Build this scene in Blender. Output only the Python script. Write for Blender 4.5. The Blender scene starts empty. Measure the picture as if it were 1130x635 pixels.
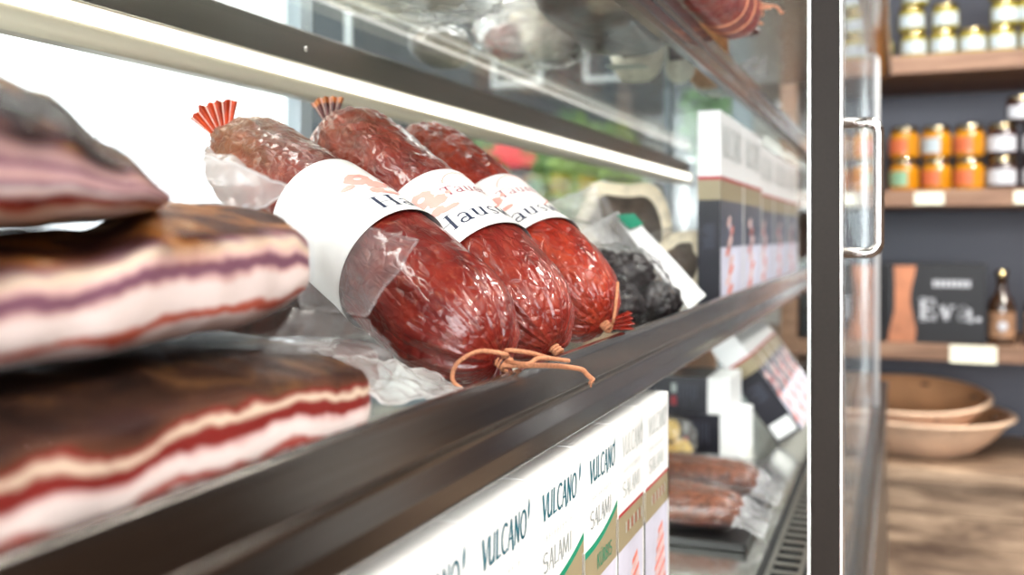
import bpy, bmesh, math, random
from mathutils import Vector, Matrix, noise
R = math.radians
C = bpy.context.scene.collection
rnd = random.Random(7)
EYE = 1.25                      # lens height above the floor
Z_DECK, Z_MID, Z_TOP = 0.88, 1.157, 1.452
LIP = -0.19                     # front edge of the shelves (X)

# ------------------------------------------------------------------ mesh helpers
class MB:
    def __init__(s):
        s.v, s.f, s.m, s.sm, s.att = [], [], [], [], {}
    def add(s, verts, faces, mat=0, smooth=True):
        b = len(s.v)
        s.v += [Vector(p) for p in verts]
        for f in faces:
            s.f.append([b + i for i in f]); s.m.append(mat); s.sm.append(smooth)
        return b
    def grid(s, rows, cu=False, cv=False, mat=0, smooth=True):
        nr, nc = len(rows), len(rows[0])
        fs = []
        for i in range(nr if cu else nr - 1):
            for j in range(nc if cv else nc - 1):
                i2, j2 = (i + 1) % nr, (j + 1) % nc
                fs.append((i * nc + j, i * nc + j2, i2 * nc + j2, i2 * nc + j))
        return s.add([p for r in rows for p in r], fs, mat, smooth)
    def box(s, x0, x1, y0, y1, z0, z1, bev=0.0, mat=0, seg=2, M=None):
        bm = bmesh.new()
        bmesh.ops.create_cube(bm, size=1)
        for v in bm.verts:
            v.co = Vector(((x0 + x1) / 2 + v.co.x * (x1 - x0), (y0 + y1) / 2 + v.co.y * (y1 - y0), (z0 + z1) / 2 + v.co.z * (z1 - z0)))
        if bev > 0:
            bmesh.ops.bevel(bm, geom=list(bm.edges), offset=bev, segments=seg, profile=0.5, affect='EDGES')
        bm.verts.index_update()
        s.add([(M @ v.co) if M else v.co.copy() for v in bm.verts], [[v.index for v in f.verts] for f in bm.faces], mat, False)
        bm.free()
    def tube(s, pts, r, n=10, mat=0, caps=True):
        pts = [Vector(p) for p in pts]
        rr = r if isinstance(r, (list, tuple)) else [r] * len(pts)
        rows, up = [], None
        for i, p in enumerate(pts):
            t = (pts[min(i + 1, len(pts) - 1)] - pts[max(i - 1, 0)]).normalized()
            if up is None:
                up = t.orthogonal().normalized()
            up = (up - t * up.dot(t))
            up = up.normalized() if up.length > 1e-6 else t.orthogonal().normalized()
            w = t.cross(up)
            rows.append([p + (up * math.cos(a) + w * math.sin(a)) * rr[i] for a in [2 * math.pi * k / n for k in range(n)]])
        b = s.grid(rows, cv=True, mat=mat)
        if caps:
            m = len(rows)
            s.f.append([b + k for k in range(n)][::-1]); s.m.append(mat); s.sm.append(False)
            s.f.append([b + (m - 1) * n + k for k in range(n)]); s.m.append(mat); s.sm.append(False)
    def lathe(s, prof, n=32, c=(0, 0, 0), mat=0, smooth=True):
        c = Vector(c)
        s.grid([[c + Vector((r * math.cos(2 * math.pi * k / n), r * math.sin(2 * math.pi * k / n), z)) for k in range(n)] for r, z in prof], cv=True, mat=mat, smooth=smooth)
    def prism(s, poly, axis, a0, a1, mat=0):
        # extrude a 2-D outline along an axis
        def P(p, a):
            return {'x': (a, p[0], p[1]), 'y': (p[0], a, p[1]), 'z': (p[0], p[1], a)}[axis]
        n = len(poly)
        fs = [list(range(n))[::-1], list(range(n, 2 * n))] + [(i, (i + 1) % n, n + (i + 1) % n, n + i) for i in range(n)]
        s.add([P(p, a0) for p in poly] + [P(p, a1) for p in poly], fs, mat, False)
    def floor(s, z):
        for v in s.v:
            if v.z < z: v.z = z
        return s
    def build(s, name, mats, parent=None, local=False, smooth=None):
        if not isinstance(mats, (list, tuple)):
            mats = [mats]
        o0 = Vector((0, 0, 0))
        p = parent
        while p is not None and not local:
            o0 += p.location; p = p.parent
        me = bpy.data.meshes.new(name)
        me.from_pydata([v - o0 for v in s.v], [], s.f)
        for m in mats:
            me.materials.append(m)
        me.polygons.foreach_set('material_index', s.m)
        me.polygons.foreach_set('use_smooth', s.sm if smooth is None else [smooth] * len(s.f))
        for k, vals in s.att.items():
            a = me.attributes.new(k, 'FLOAT', 'POINT')
            vals = vals + [0.0] * (len(s.v) - len(vals))
            a.data.foreach_set('value', vals)
        me.update()
        bm = bmesh.new(); bm.from_mesh(me)
        bmesh.ops.recalc_face_normals(bm, faces=bm.faces)
        bm.to_mesh(me); bm.free()
        o = bpy.data.objects.new(name, me)
        C.objects.link(o)
        if parent is not None:
            o.parent = parent
        return o

def tag(o, label, cat, group=None, kind=None):
    o['label'] = label; o['category'] = cat
    if group: o['group'] = group
    if kind: o['kind'] = kind
    return o
def thing(name, label, cat, loc, group=None, mat=None):
    o = bpy.data.objects.new(name, None); C.objects.link(o)
    o.empty_display_size = 0.02
    if mat is not None:
        o.matrix_world = mat
    else:
        o.location = loc
    return tag(o, label, cat, group)
def struct(o, label=None, cat=None):
    o['kind'] = 'structure'
    if label: o['label'] = label
    if cat: o['category'] = cat
    return o
def dup(root, loc, label=None, group=None):
    def cp(o, parent):
        c = o.copy(); C.objects.link(c)
        if parent is not None: c.parent = parent
        for ch in list(o.children): cp(ch, c)
        return c
    r = cp(root, None); r.location = loc
    if label: r['label'] = label
    if group: r['group'] = group
    return r
def sst(a, b, x):
    t = max(0.0, min(1.0, (x - a) / (b - a))); return t * t * (3 - 2 * t)
def lerp_tab(tab, x):
    if x <= tab[0][0]: return tab[0][1]
    for (a, va), (b, vb) in zip(tab, tab[1:]):
        if x <= b:
            t = (x - a) / (b - a); t = t * t * (3 - 2 * t)
            return va + (vb - va) * t
    return tab[-1][1]
def catmull(pts, k=8):
    pts = [Vector(p) for p in pts]; out = []
    for i in range(len(pts) - 1):
        p0, p1, p2, p3 = pts[max(i - 1, 0)], pts[i], pts[i + 1], pts[min(i + 2, len(pts) - 1)]
        for j in range(k):
            t = j / k
            out.append(0.5 * ((2 * p1) + (p2 - p0) * t + (2 * p0 - 5 * p1 + 4 * p2 - p3) * t * t + (3 * p1 - p0 - 3 * p2 + p3) * t ** 3))
    return out + [pts[-1]]

# ------------------------------------------------------------------ materials
def newmat(name):
    m = bpy.data.materials.new(name); m.use_nodes = True
    nt = m.node_tree
    return m, nt, nt.nodes['Principled BSDF'], nt.nodes['Material Output']
def node(nt, typ, **kw):
    n = nt.nodes.new(typ)
    for k, v in kw.items(): setattr(n, k, v)
    return n
def ramp(nt, fac, stops):
    r = node(nt, 'ShaderNodeValToRGB')
    el = r.color_ramp.elements
    while len(el) < len(stops): el.new(0.5)
    for e, (p, c) in zip(el, stops):
        e.position = p; e.color = (*c, 1)
    nt.links.new(fac, r.inputs['Fac'])
    return r.outputs['Color']
def coords(nt, scale=(1, 1, 1), which='Object'):
    tc = node(nt, 'ShaderNodeTexCoord'); mp = node(nt, 'ShaderNodeMapping')
    mp.inputs['Scale'].default_value = scale
    nt.links.new(tc.outputs[which], mp.inputs['Vector'])
    return mp.outputs['Vector']
def noise_n(nt, vec, scale, detail=4, rough=0.55, dist=0.0):
    n = node(nt, 'ShaderNodeTexNoise')
    n.inputs['Scale'].default_value = scale; n.inputs['Detail'].default_value = detail
    n.inputs['Roughness'].default_value = rough; n.inputs['Distortion'].default_value = dist
    if vec is not None: nt.links.new(vec, n.inputs['Vector'])
    return n.outputs['Fac']
def bump(nt, bs, h, strength=0.3, dist=0.002):
    b = node(nt, 'ShaderNodeBump'); b.inputs['Strength'].default_value = strength; b.inputs['Distance'].default_value = dist
    nt.links.new(h, b.inputs['Height']); nt.links.new(b.outputs['Normal'], bs.inputs['Normal'])
    return b
def simple(name, col, rough=0.5, metal=0.0, coat=0.0, var=0.0, scale=40, bmp=0.0, spec=0.5):
    m, nt, bs, out = newmat(name)
    bs.inputs['Base Color'].default_value = (*col, 1); bs.inputs['Roughness'].default_value = rough
    bs.inputs['Metallic'].default_value = metal; bs.inputs['Coat Weight'].default_value = coat
    bs.inputs['Specular IOR Level'].default_value = spec
    if var or bmp:
        f = noise_n(nt, coords(nt), scale)
        if var:
            lo = tuple(c * (1 - var) for c in col); hi = tuple(min(1, c * (1 + var)) for c in col)
            nt.links.new(ramp(nt, f, [(0.3, lo), (0.7, hi)]), bs.inputs['Base Color'])
        if bmp: bump(nt, bs, f, bmp)
    return m
def emit(name, col, s):
    m, nt, bs, out = newmat(name)
    bs.inputs['Base Color'].default_value = (*col, 1)
    bs.inputs['Emission Color'].default_value = (*col, 1); bs.inputs['Emission Strength'].default_value = s
    return m
def clear(name, tint=(1, 1, 1), refl=1.0, rough=0.02, haze=0.0, hazecol=(0.9, 0.93, 1), bmp=0.0, bscale=60):
    """thin clear sheet: transparency with fresnel reflection and a little milky scatter"""
    m, nt, bs, out = newmat(name)
    nt.nodes.remove(bs)
    tr = node(nt, 'ShaderNodeBsdfTransparent'); tr.inputs['Color'].default_value = (*tint, 1)
    gl = node(nt, 'ShaderNodeBsdfGlossy'); gl.inputs['Roughness'].default_value = rough
    lw = node(nt, 'ShaderNodeLayerWeight')
    pw = node(nt, 'ShaderNodeMath', operation='POWER'); pw.inputs[1].default_value = 4.5
    nt.links.new(lw.outputs['Facing'], pw.inputs[0])
    sch = node(nt, 'ShaderNodeMath', operation='MULTIPLY_ADD'); sch.inputs[1].default_value = 0.965; sch.inputs[2].default_value = 0.035
    nt.links.new(pw.outputs[0], sch.inputs[0])
    mul = node(nt, 'ShaderNodeMath', operation='MULTIPLY', use_clamp=True); mul.inputs[1].default_value = refl
    nt.links.new(sch.outputs[0], mul.inputs[0])
    mx = node(nt, 'ShaderNodeMixShader')
    nt.links.new(mul.outputs[0], mx.inputs['Fac'])
    base = tr.outputs[0]
    if haze:
        df = node(nt, 'ShaderNodeBsdfDiffuse'); df.inputs['Color'].default_value = (*hazecol, 1)
        tl = node(nt, 'ShaderNodeBsdfTranslucent'); tl.inputs['Color'].default_value = (*hazecol, 1)
        a = node(nt, 'ShaderNodeMixShader'); a.inputs['Fac'].default_value = 0.5
        nt.links.new(df.outputs[0], a.inputs[1]); nt.links.new(tl.outputs[0], a.inputs[2])
        h = node(nt, 'ShaderNodeMixShader')
        nz = noise_n(nt, coords(nt), 28, 3)
        mr = node(nt, 'ShaderNodeMapRange'); mr.inputs['From Min'].default_value = 0.3; mr.inputs['From Max'].default_value = 0.7
        mr.inputs['To Min'].default_value = haze * 0.5; mr.inputs['To Max'].default_value = haze * 1.5
        nt.links.new(nz, mr.inputs['Value']); nt.links.new(mr.outputs[0], h.inputs['Fac'])
        nt.links.new(tr.outputs[0], h.inputs[1]); nt.links.new(a.outputs[0], h.inputs[2])
        base = h.outputs[0]
    nt.links.new(base, mx.inputs[1]); nt.links.new(gl.outputs[0], mx.inputs[2])
    if bmp:
        f = noise_n(nt, coords(nt), bscale, 3, 0.5, 0.8)
        b = node(nt, 'ShaderNodeBump'); b.inputs['Strength'].default_value = bmp; b.inputs['Distance'].default_value = 0.002
        nt.links.new(f, b.inputs['Height'])
        nt.links.new(b.outputs['Normal'], gl.inputs['Normal']); nt.links.new(b.outputs['Normal'], lw.inputs['Normal'])
    nt.links.new(mx.outputs[0], out.inputs['Surface'])
    return m
def steel(name, col, rough, stretch=(400, 1.5, 400), amt=0.1):
    m, nt, bs, out = newmat(name)
    bs.inputs['Metallic'].default_value = 1.0
    bs.inputs['Base Color'].default_value = (*col, 1)
    f = noise_n(nt, coords(nt, stretch), 1.0, 3)
    mr = node(nt, 'ShaderNodeMapRange'); mr.inputs['To Min'].default_value = rough * (1 - amt * 3); mr.inputs['To Max'].default_value = rough * (1 + amt * 3)
    nt.links.new(f, mr.inputs['Value']); nt.links.new(mr.outputs[0], bs.inputs['Roughness'])
    bump(nt, bs, f, 0.05, 0.0005)
    return m
def wood(name, cols, scale=(1.2, 14, 14), rough=0.6, nscale=2.0):
    m, nt, bs, out = newmat(name)
    v = coords(nt, scale)
    f = noise_n(nt, v, nscale, 6, 0.6, 0.6)
    nt.links.new(ramp(nt, f, [(0.34, cols[0]), (0.5, cols[1]), (0.66, cols[2])]), bs.inputs['Base Color'])
    bs.inputs['Roughness'].default_value = rough
    bump(nt, bs, f, 0.25, 0.003)
    return m

M = {}
M['steel'] = steel('brushed_steel', (0.50, 0.48, 0.46), 0.22)
M['steel_lip'] = steel('dark_polished_steel', (0.24, 0.225, 0.215), 0.17)
M['steel_dark'] = steel('dark_steel', (0.23, 0.215, 0.20), 0.34)
M['chrome'] = simple('chrome', (0.62, 0.61, 0.60), 0.10, 1.0)
M['alu'] = simple('bright_aluminium', (0.85, 0.85, 0.84), 0.25, 1.0)
M['stile'] = simple('brown_anodised_aluminium', (0.019, 0.014, 0.011), 0.5, 0.0, 0, 0.10, 300, 0, 0.15)
M['deck'] = steel('deck_steel', (0.74, 0.74, 0.69), 0.2)
M['grille'] = steel('grille_steel', (0.50, 0.50, 0.46), 0.3)
M['black'] = simple('shade_black', (0.006, 0.006, 0.006), 0.7)
M['glass'] = clear('clear_glass', (0.965, 0.985, 0.975), 1.0, 0.005)
M['shelf_glass'] = clear('shelf_glass', (0.955, 0.98, 0.97), 0.33, 0.01)
M['window_glass'] = clear('window_glass', (0.97, 0.98, 0.98), 0.6, 0.0)
M['film'] = clear('vacuum_film', (0.99, 0.99, 1.0), 1.0, 0.14, 0.14, (0.97, 0.98, 1.0), 0.5, 45)
M['film_milky'] = clear('milky_film', (0.99, 0.99, 1.0), 1.0, 0.18, 0.36, (1.0, 1.0, 1.0), 0.35, 30)
M['film_clear'] = clear('clear_film', (0.99, 0.99, 1.0), 0.8, 0.05, 0.015, (0.97, 0.98, 1.0), 1.0, 95)
M['led'] = emit('led_diffuser', (1.0, 0.97, 0.90), 2.4)
M['roof_fill'] = emit('added_roof_fill', (1.0, 0.98, 0.94), 13.0)  # glow of the added roof strip, there to brighten the upper shelf
M['cream'] = simple('cream_plastic', (0.78, 0.73, 0.58), 0.35, 0, 0.3)
M['white_card'] = simple('white_card', (0.90, 0.90, 0.90), 0.42)
M['label'] = simple('label_paper', (0.93, 0.92, 0.90), 0.38, 0, 0.15)
M['navy'] = simple('navy_ink', (0.016, 0.024, 0.06), 0.5)
M['teal'] = simple('teal_ink', (0.0, 0.13, 0.19), 0.5)
M['greyink'] = simple('grey_ink', (0.33, 0.36, 0.36), 0.5)
M['pale_and_glare'] = simple('pale_and_glare_ink', (0.55, 0.60, 0.58), 0.35)
M['redink'] = simple('red_ink', (0.82, 0.36, 0.31), 0.5)
M['film_shell'] = clear('film_shell', (0.99, 0.99, 1.0), 0.09, 0.08, 0.004, (0.97, 0.98, 1.0), 0.8, 60)
M['line_red'] = simple('red_line', (0.42, 0.02, 0.03), 0.4)
M['green'] = simple('green_line', (0.0, 0.27, 0.15), 0.4)
M['gold'] = simple('gold_band', (0.33, 0.27, 0.16), 0.45)
M['photo'] = simple('lilac_print', (0.66, 0.65, 0.78), 0.4, 0, 0, 0.18, 14)
M['photo_dark'] = simple('dark_print', (0.014, 0.013, 0.021), 0.35, 0, 0, 0.4, 12, 0, 0.3)
M['photo_blue'] = simple('blue_grey_print', (0.065, 0.07, 0.105), 0.35, 0, 0, 0.4, 10, 0, 0.3)
M['slice'] = simple('slice_print', (0.75, 0.20, 0.13), 0.45, 0, 0, 0.35, 160)
M['slice2'] = simple('pink_print', (0.83, 0.52, 0.48), 0.45, 0, 0, 0.3, 90)
M['twine'] = simple('twine', (0.48, 0.195, 0.095), 0.7, 0, 0, 0.3, 700, 0.5)
M['twine_white'] = simple('white_twine', (0.8, 0.74, 0.68), 0.7)

def salami_mat(name, cols, wr=0.5, rough=0.30):
    m, nt, bs, out = newmat(name)
    v = coords(nt, (1, 1, 0.55))
    f = noise_n(nt, v, 55, 5, 0.62, 0.7)
    fleck = noise_n(nt, coords(nt, (1, 1, 0.6)), 260, 3, 0.6, 0.4)
    base = ramp(nt, f, [(0.28, cols[0]), (0.5, cols[1]), (0.72, cols[2])])
    mx = node(nt, 'ShaderNodeMix', data_type='RGBA')
    nt.links.new(ramp(nt, fleck, [(0.55, (0, 0, 0)), (0.72, (0.22, 0.22, 0.22))]), mx.inputs['Factor'])
    nt.links.new(base, mx.inputs['A']); mx.inputs['B'].default_value = (0.52, 0.17, 0.09, 1)
    # the dry rear end is browner
    at = node(nt, 'ShaderNodeAttribute', attribute_name='dry')
    mx2 = node(nt, 'ShaderNodeMix', data_type='RGBA')
    mu = node(nt, 'ShaderNodeMath', operation='MULTIPLY'); nt.links.new(at.outputs['Fac'], mu.inputs[0])
    nt.links.new(noise_n(nt, coords(nt, (1, 1, 0.35)), 120, 4, 0.6), mu.inputs[1])
    nt.links.new(mu.outputs[0], mx2.inputs['Factor']); nt.links.new(mx.outputs['Result'], mx2.inputs['A'])
    mx2.inputs['B'].default_value = (0.23, 0.13, 0.055, 1)
    nt.links.new(mx2.outputs['Result'], bs.inputs['Base Color'])
    bs.inputs['Roughness'].default_value = rough
    bs.inputs['Coat Weight'].default_value = 0.6; bs.inputs['Coat Roughness'].default_value = 0.04; bs.inputs['Specular IOR Level'].default_value = 0.3
    w = node(nt, 'ShaderNodeTexVoronoi', feature='DISTANCE_TO_EDGE'); w.inputs['Scale'].default_value = 150
    dv = node(nt, 'ShaderNodeVectorMath', operation='ADD')
    nn = node(nt, 'ShaderNodeTexNoise'); nn.inputs['Scale'].default_value = 60
    nt.links.new(v, nn.inputs['Vector'])
    sc = node(nt, 'ShaderNodeVectorMath', operation='SCALE'); sc.inputs['Scale'].default_value = 0.018
    nt.links.new(nn.outputs['Color'], sc.inputs[0]); nt.links.new(v, dv.inputs[0]); nt.links.new(sc.outputs[0], dv.inputs[1])
    nt.links.new(dv.outputs[0], w.inputs['Vector'])
    h = node(nt, 'ShaderNodeMath', operation='ADD')
    nt.links.new(ramp(nt, w.outputs['Distance'], [(0.0, (0, 0, 0)), (0.25, (1, 1, 1))]), h.inputs[0])
    nt.links.new(noise_n(nt, coords(nt, (1, 1, 0.4)), 110, 2, 0.5, 1.0), h.inputs[1])
    bump(nt, bs, h.outputs[0], wr, 0.0022)
    return m
M['sal1'] = salami_mat('salami_casing_dark', [(0.060, 0.005, 0.004), (0.135, 0.009, 0.006), (0.21, 0.022, 0.012)], 0.30)
M['sal2'] = salami_mat('salami_casing_mid', [(0.08, 0.007, 0.005), (0.18, 0.015, 0.010), (0.27, 0.036, 0.020)], 0.38)
M['sal3'] = salami_mat('salami_casing_bright', [(0.12, 0.008, 0.005), (0.28, 0.021, 0.010), (0.38, 0.052, 0.022)], 0.55)
M['tail_orange'] = simple('orange_casing', (0.40, 0.038, 0.006), 0.35, 0, 0.1, 0.5, 90, 0, 0.2)
M['tail_dark'] = simple('dark_casing', (0.085, 0.012, 0.010), 0.28, 0, 0.5, 0.6, 120)
M['tail_tip'] = simple('amber_casing', (0.55, 0.17, 0.03), 0.3, 0, 0.5, 0.5, 200)
M['pleat_white'] = simple('pale_pleat', (0.82, 0.6, 0.52), 0.35)

def bacon_mat(name, stops, rind, wob=0.22, nscale=28, sc=1.0):
    stops = [(p * sc, c) for p, c in stops]
    m, nt, bs, out = newmat(name)
    at = node(nt, 'ShaderNodeAttribute', attribute_name='mv')
    f = noise_n(nt, coords(nt, (0.6, 0.6, 0.6)), nscale, 3, 0.55)
    f2 = noise_n(nt, coords(nt, (1, 0.4, 1)), 130, 4, 0.6)
    a = node(nt, 'ShaderNodeMath', operation='MULTIPLY_ADD'); a.inputs[1].default_value = wob
    nt.links.new(f, a.inputs[0]); nt.links.new(at.outputs['Fac'], a.inputs[2])
    b = node(nt, 'ShaderNodeMath', operation='MULTIPLY_ADD'); b.inputs[1].default_value = 0.05
    nt.links.new(f2, b.inputs[0]); nt.links.new(a.outputs[0], b.inputs[2])
    c = node(nt, 'ShaderNodeMath', operation='SUBTRACT'); c.inputs[1].default_value = wob * 0.5 + 0.025
    nt.links.new(b.outputs[0], c.inputs[0])
    meat = ramp(nt, c.outputs[0], stops)
    rn = noise_n(nt, coords(nt), 36, 5, 0.6, 0.6)
    rc = ramp(nt, rn, rind)
    ar = node(nt, 'ShaderNodeAttribute', attribute_name='rind')
    mx = node(nt, 'ShaderNodeMix', data_type='RGBA')
    nt.links.new(ar.outputs['Fac'], mx.inputs['Factor']); nt.links.new(meat, mx.inputs['A']); nt.links.new(rc, mx.inputs['B'])
    nt.links.new(mx.outputs['Result'], bs.inputs['Base Color'])
    bs.inputs['Roughness'].default_value = 0.45; bs.inputs['Coat Weight'].default_value = 0.0; bs.inputs['Specular IOR Level'].default_value = 0.03
    bump(nt, bs, noise_n(nt, coords(nt), 70, 4), 0.5, 0.002)
    return m
FAT, PINK, RED, DRED, PUR, CRM = (0.80, 0.69, 0.66), (0.66, 0.42, 0.40), (0.50, 0.10, 0.06), (0.20, 0.022, 0.018), (0.30, 0.16, 0.21), (0.74, 0.60, 0.46)
M['bacon_low'] = bacon_mat('bacon_lower', [(0.0, PINK), (0.06, FAT), (0.22, FAT), (0.27, (0.40, 0.09, 0.08)), (0.32, (0.42, 0.07, 0.05)), (0.38, FAT), (0.50, FAT), (0.56, PINK), (0.60, DRED), (0.70, DRED), (0.76, CRM), (0.83, DRED), (0.88, (0.09, 0.035, 0.02)), (1.0, (0.03, 0.012, 0.010))],
                           [(0.3, (0.010, 0.005, 0.004)), (0.5, (0.035, 0.015, 0.009)), (0.66, (0.12, 0.055, 0.02)), (0.8, (0.06, 0.03, 0.02))], 0.52, 36, 0.84)
M['bacon_mid'] = bacon_mat('bacon_middle', [(0.0, CRM), (0.05, FAT), (0.2, FAT), (0.245, RED), (0.30, (0.50, 0.12, 0.08)), (0.35, FAT), (0.58, FAT), (0.63, PINK), (0.68, (0.20, 0.09, 0.13)), (0.76, (0.20, 0.09, 0.13)), (0.82, PINK), (0.9, CRM), (1.0, PUR)],
                           [(0.3, (0.020, 0.006, 0.006)), (0.46, (0.06, 0.018, 0.010)), (0.58, (0.26, 0.095, 0.02)), (0.68, (0.42, 0.25, 0.14)), (0.8, (0.05, 0.012, 0.012))], 0.40, 32, 0.72)
M['bacon_top'] = bacon_mat('bacon_upper', [(0.0, CRM), (0.10, FAT), (0.16, CRM), (0.20, RED), (0.27, DRED), (0.31, PINK), (0.36, FAT), (0.42, PUR), (0.5, PINK), (0.62, (0.22, 0.11, 0.15)), (0.75, PINK), (1.0, PUR)],
                           [(0.3, (0.006, 0.002, 0.002)), (0.47, (0.018, 0.006, 0.004)), (0.56, (0.10, 0.030, 0.008)), (0.64, (0.20, 0.11, 0.04)), (0.72, (0.010, 0.004, 0.004))], 0.20, 36, 0.54)
M['ham_dark'] = simple('dark_ham', (0.065, 0.020, 0.014), 0.4, 0, 0.2, 0.6, 40, 0.5)
M['ham_red'] = simple('red_ham', (0.32, 0.07, 0.04), 0.35, 0, 0.4, 0.5, 60, 0.5)
M['dried'] = simple('dried_meat', (0.010, 0.006, 0.007), 0.42, 0, 0.15, 0.7, 120, 1.0, 0.4)
M['lard'] = simple('cream_fat', (0.78, 0.68, 0.50), 0.4, 0, 0.3, 0.2, 50, 0.3)
M['mould'] = simple('white_mould', (0.82, 0.77, 0.66), 0.75, 0, 0, 0.25, 60, 0.8)
M['net'] = simple('orange_net', (0.55, 0.27, 0.11), 0.6, 0, 0, 0.35, 150, 0.6)
M['sausage'] = simple('coarse_sausage', (0.16, 0.050, 0.022), 0.38, 0, 0.3, 0.8, 140, 0.8)
M['yellow'] = simple('yellow_cheese', (0.75, 0.50, 0.12), 0.5, 0, 0, 0.3, 30)
M['tan'] = simple('tan_card', (0.72, 0.45, 0.29), 0.6, 0, 0, 0.12, 8)

# ------------------------------------------------------------------ stroke lettering
# each glyph: list of (points, width) in a unit em (x right, y up, cap height 1), then its advance
def arc(cx, cy, rx, ry, a0, a1, n=10):
    return [(cx + rx * math.cos(R(a0 + (a1 - a0) * i / n)), cy + ry * math.sin(R(a0 + (a1 - a0) * i / n))) for i in range(n + 1)]
T, N_, S_ = 0.15, 0.05, 0.05    # thick stroke, thin stroke, serif
def ser(x, y, w=0.16): return ([(x - w, y), (x + w, y)], S_)
SERIF = {
 'H': ([([(0.2, 0), (0.2, 1)], T), ([(0.8, 0), (0.8, 1)], T), ([(0.2, 0.5), (0.8, 0.5)], N_), ser(0.2, 0.02), ser(0.2, 0.98), ser(0.8, 0.02), ser(0.8, 0.98)], 1.06),
 'a': ([(arc(0.27, 0.48, 0.2, 0.2, 150, 0), 0.08), ([(0.46, 0.5), (0.46, 0.06), (0.56, 0.02)], T * 0.9), (arc(0.26, 0.18, 0.18, 0.16, 60, 330), 0.1)], 0.68),
 'u': ([([(0.15, 0.66), (0.15, 0.2)], T * 0.9), (arc(0.31, 0.2, 0.16, 0.18, 180, 350), 0.08), ([(0.5, 0.66), (0.5, 0.02)], T * 0.9), ser(0.1, 0.66, 0.1), ser(0.45, 0.66, 0.1), ser(0.56, 0.02, 0.07)], 0.72),
 's': ([(arc(0.25, 0.5, 0.15, 0.15, 40, 250), 0.08), ([(0.2, 0.37), (0.34, 0.27)], T * 0.85), (arc(0.25, 0.17, 0.16, 0.15, 60, -150), 0.08)], 0.54),
 'w': ([([(0.06, 0.66), (0.24, 0.02)], T * 0.85), ([(0.24, 0.02), (0.42, 0.62)], N_), ([(0.40, 0.66), (0.58, 0.02)], T * 0.85), ([(0.58, 0.02), (0.76, 0.66)], N_), ser(0.06, 0.66, 0.1), ser(0.76, 0.66, 0.1)], 0.86),
 'r': ([([(0.16, 0), (0.16, 0.66)], T * 0.9), (arc(0.34, 0.46, 0.18, 0.18, 170, 50), 0.08), ser(0.16, 0.02, 0.13), ser(0.1, 0.66, 0.08)], 0.52),
 't': ([([(0.18, 0.9), (0.18, 0.15)], T * 0.9), (arc(0.31, 0.15, 0.13, 0.13, 180, 320), 0.07), ([(0.03, 0.65), (0.38, 0.65)], S_)], 0.46),
 'e': ([([(0.12, 0.36), (0.5, 0.36)], 0.06), (arc(0.31, 0.34, 0.2, 0.3, 5, 320, 14), 0.11)], 0.62),
 'n': ([([(0.15, 0), (0.15, 0.66)], T * 0.9), (arc(0.33, 0.46, 0.18, 0.18, 170, 10), 0.08), ([(0.51, 0.46), (0.51, 0)], T * 0.9), ser(0.15, 0.02, 0.12), ser(0.51, 0.02, 0.12)], 0.72),
 'T': ([([(0.38, 0), (0.38, 0.96)], T), ([(0.02, 0.96), (0.74, 0.96)], 0.09), ([(0.04, 0.98), (0.02, 0.74)], 0.06), ([(0.72, 0.98), (0.74, 0.74)], 0.06), ser(0.38, 0.02)], 0.76),
 'E': ([([(0.24, 0), (0.24, 1)], 0.24), ([(0.1, 0.95), (0.72, 0.95)], 0.11), ([(0.24, 0.5), (0.6, 0.5)], 0.1), ([(0.1, 0.05), (0.76, 0.05)], 0.11), ([(0.7, 1), (0.7, 0.7)], 0.1), ([(0.74, 0), (0.74, 0.3)], 0.1), ([(0.58, 0.64), (0.58, 0.36)], 0.08)], 0.9),
 'v': ([([(0.14, 0.68), (0.34, 0.06)], 0.2), ([(0.36, 0.06), (0.54, 0.68)], 0.08), ([(0.02, 0.67), (0.28, 0.67)], 0.08), ([(0.44, 0.67), (0.66, 0.67)], 0.08)], 0.74),
 'A': ([(arc(0.3, 0.50, 0.2, 0.17, 165, 0), 0.10), ([(0.52, 0.52), (0.52, 0.05), (0.66, 0.04)], 0.19), (arc(0.27, 0.19, 0.16, 0.14, 70, 340), 0.12)], 0.76),
 '.': ([([(0.08, 0.09), (0.24, 0.09)], 0.17)], 0.34),
}
h_ = 0.10
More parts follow.
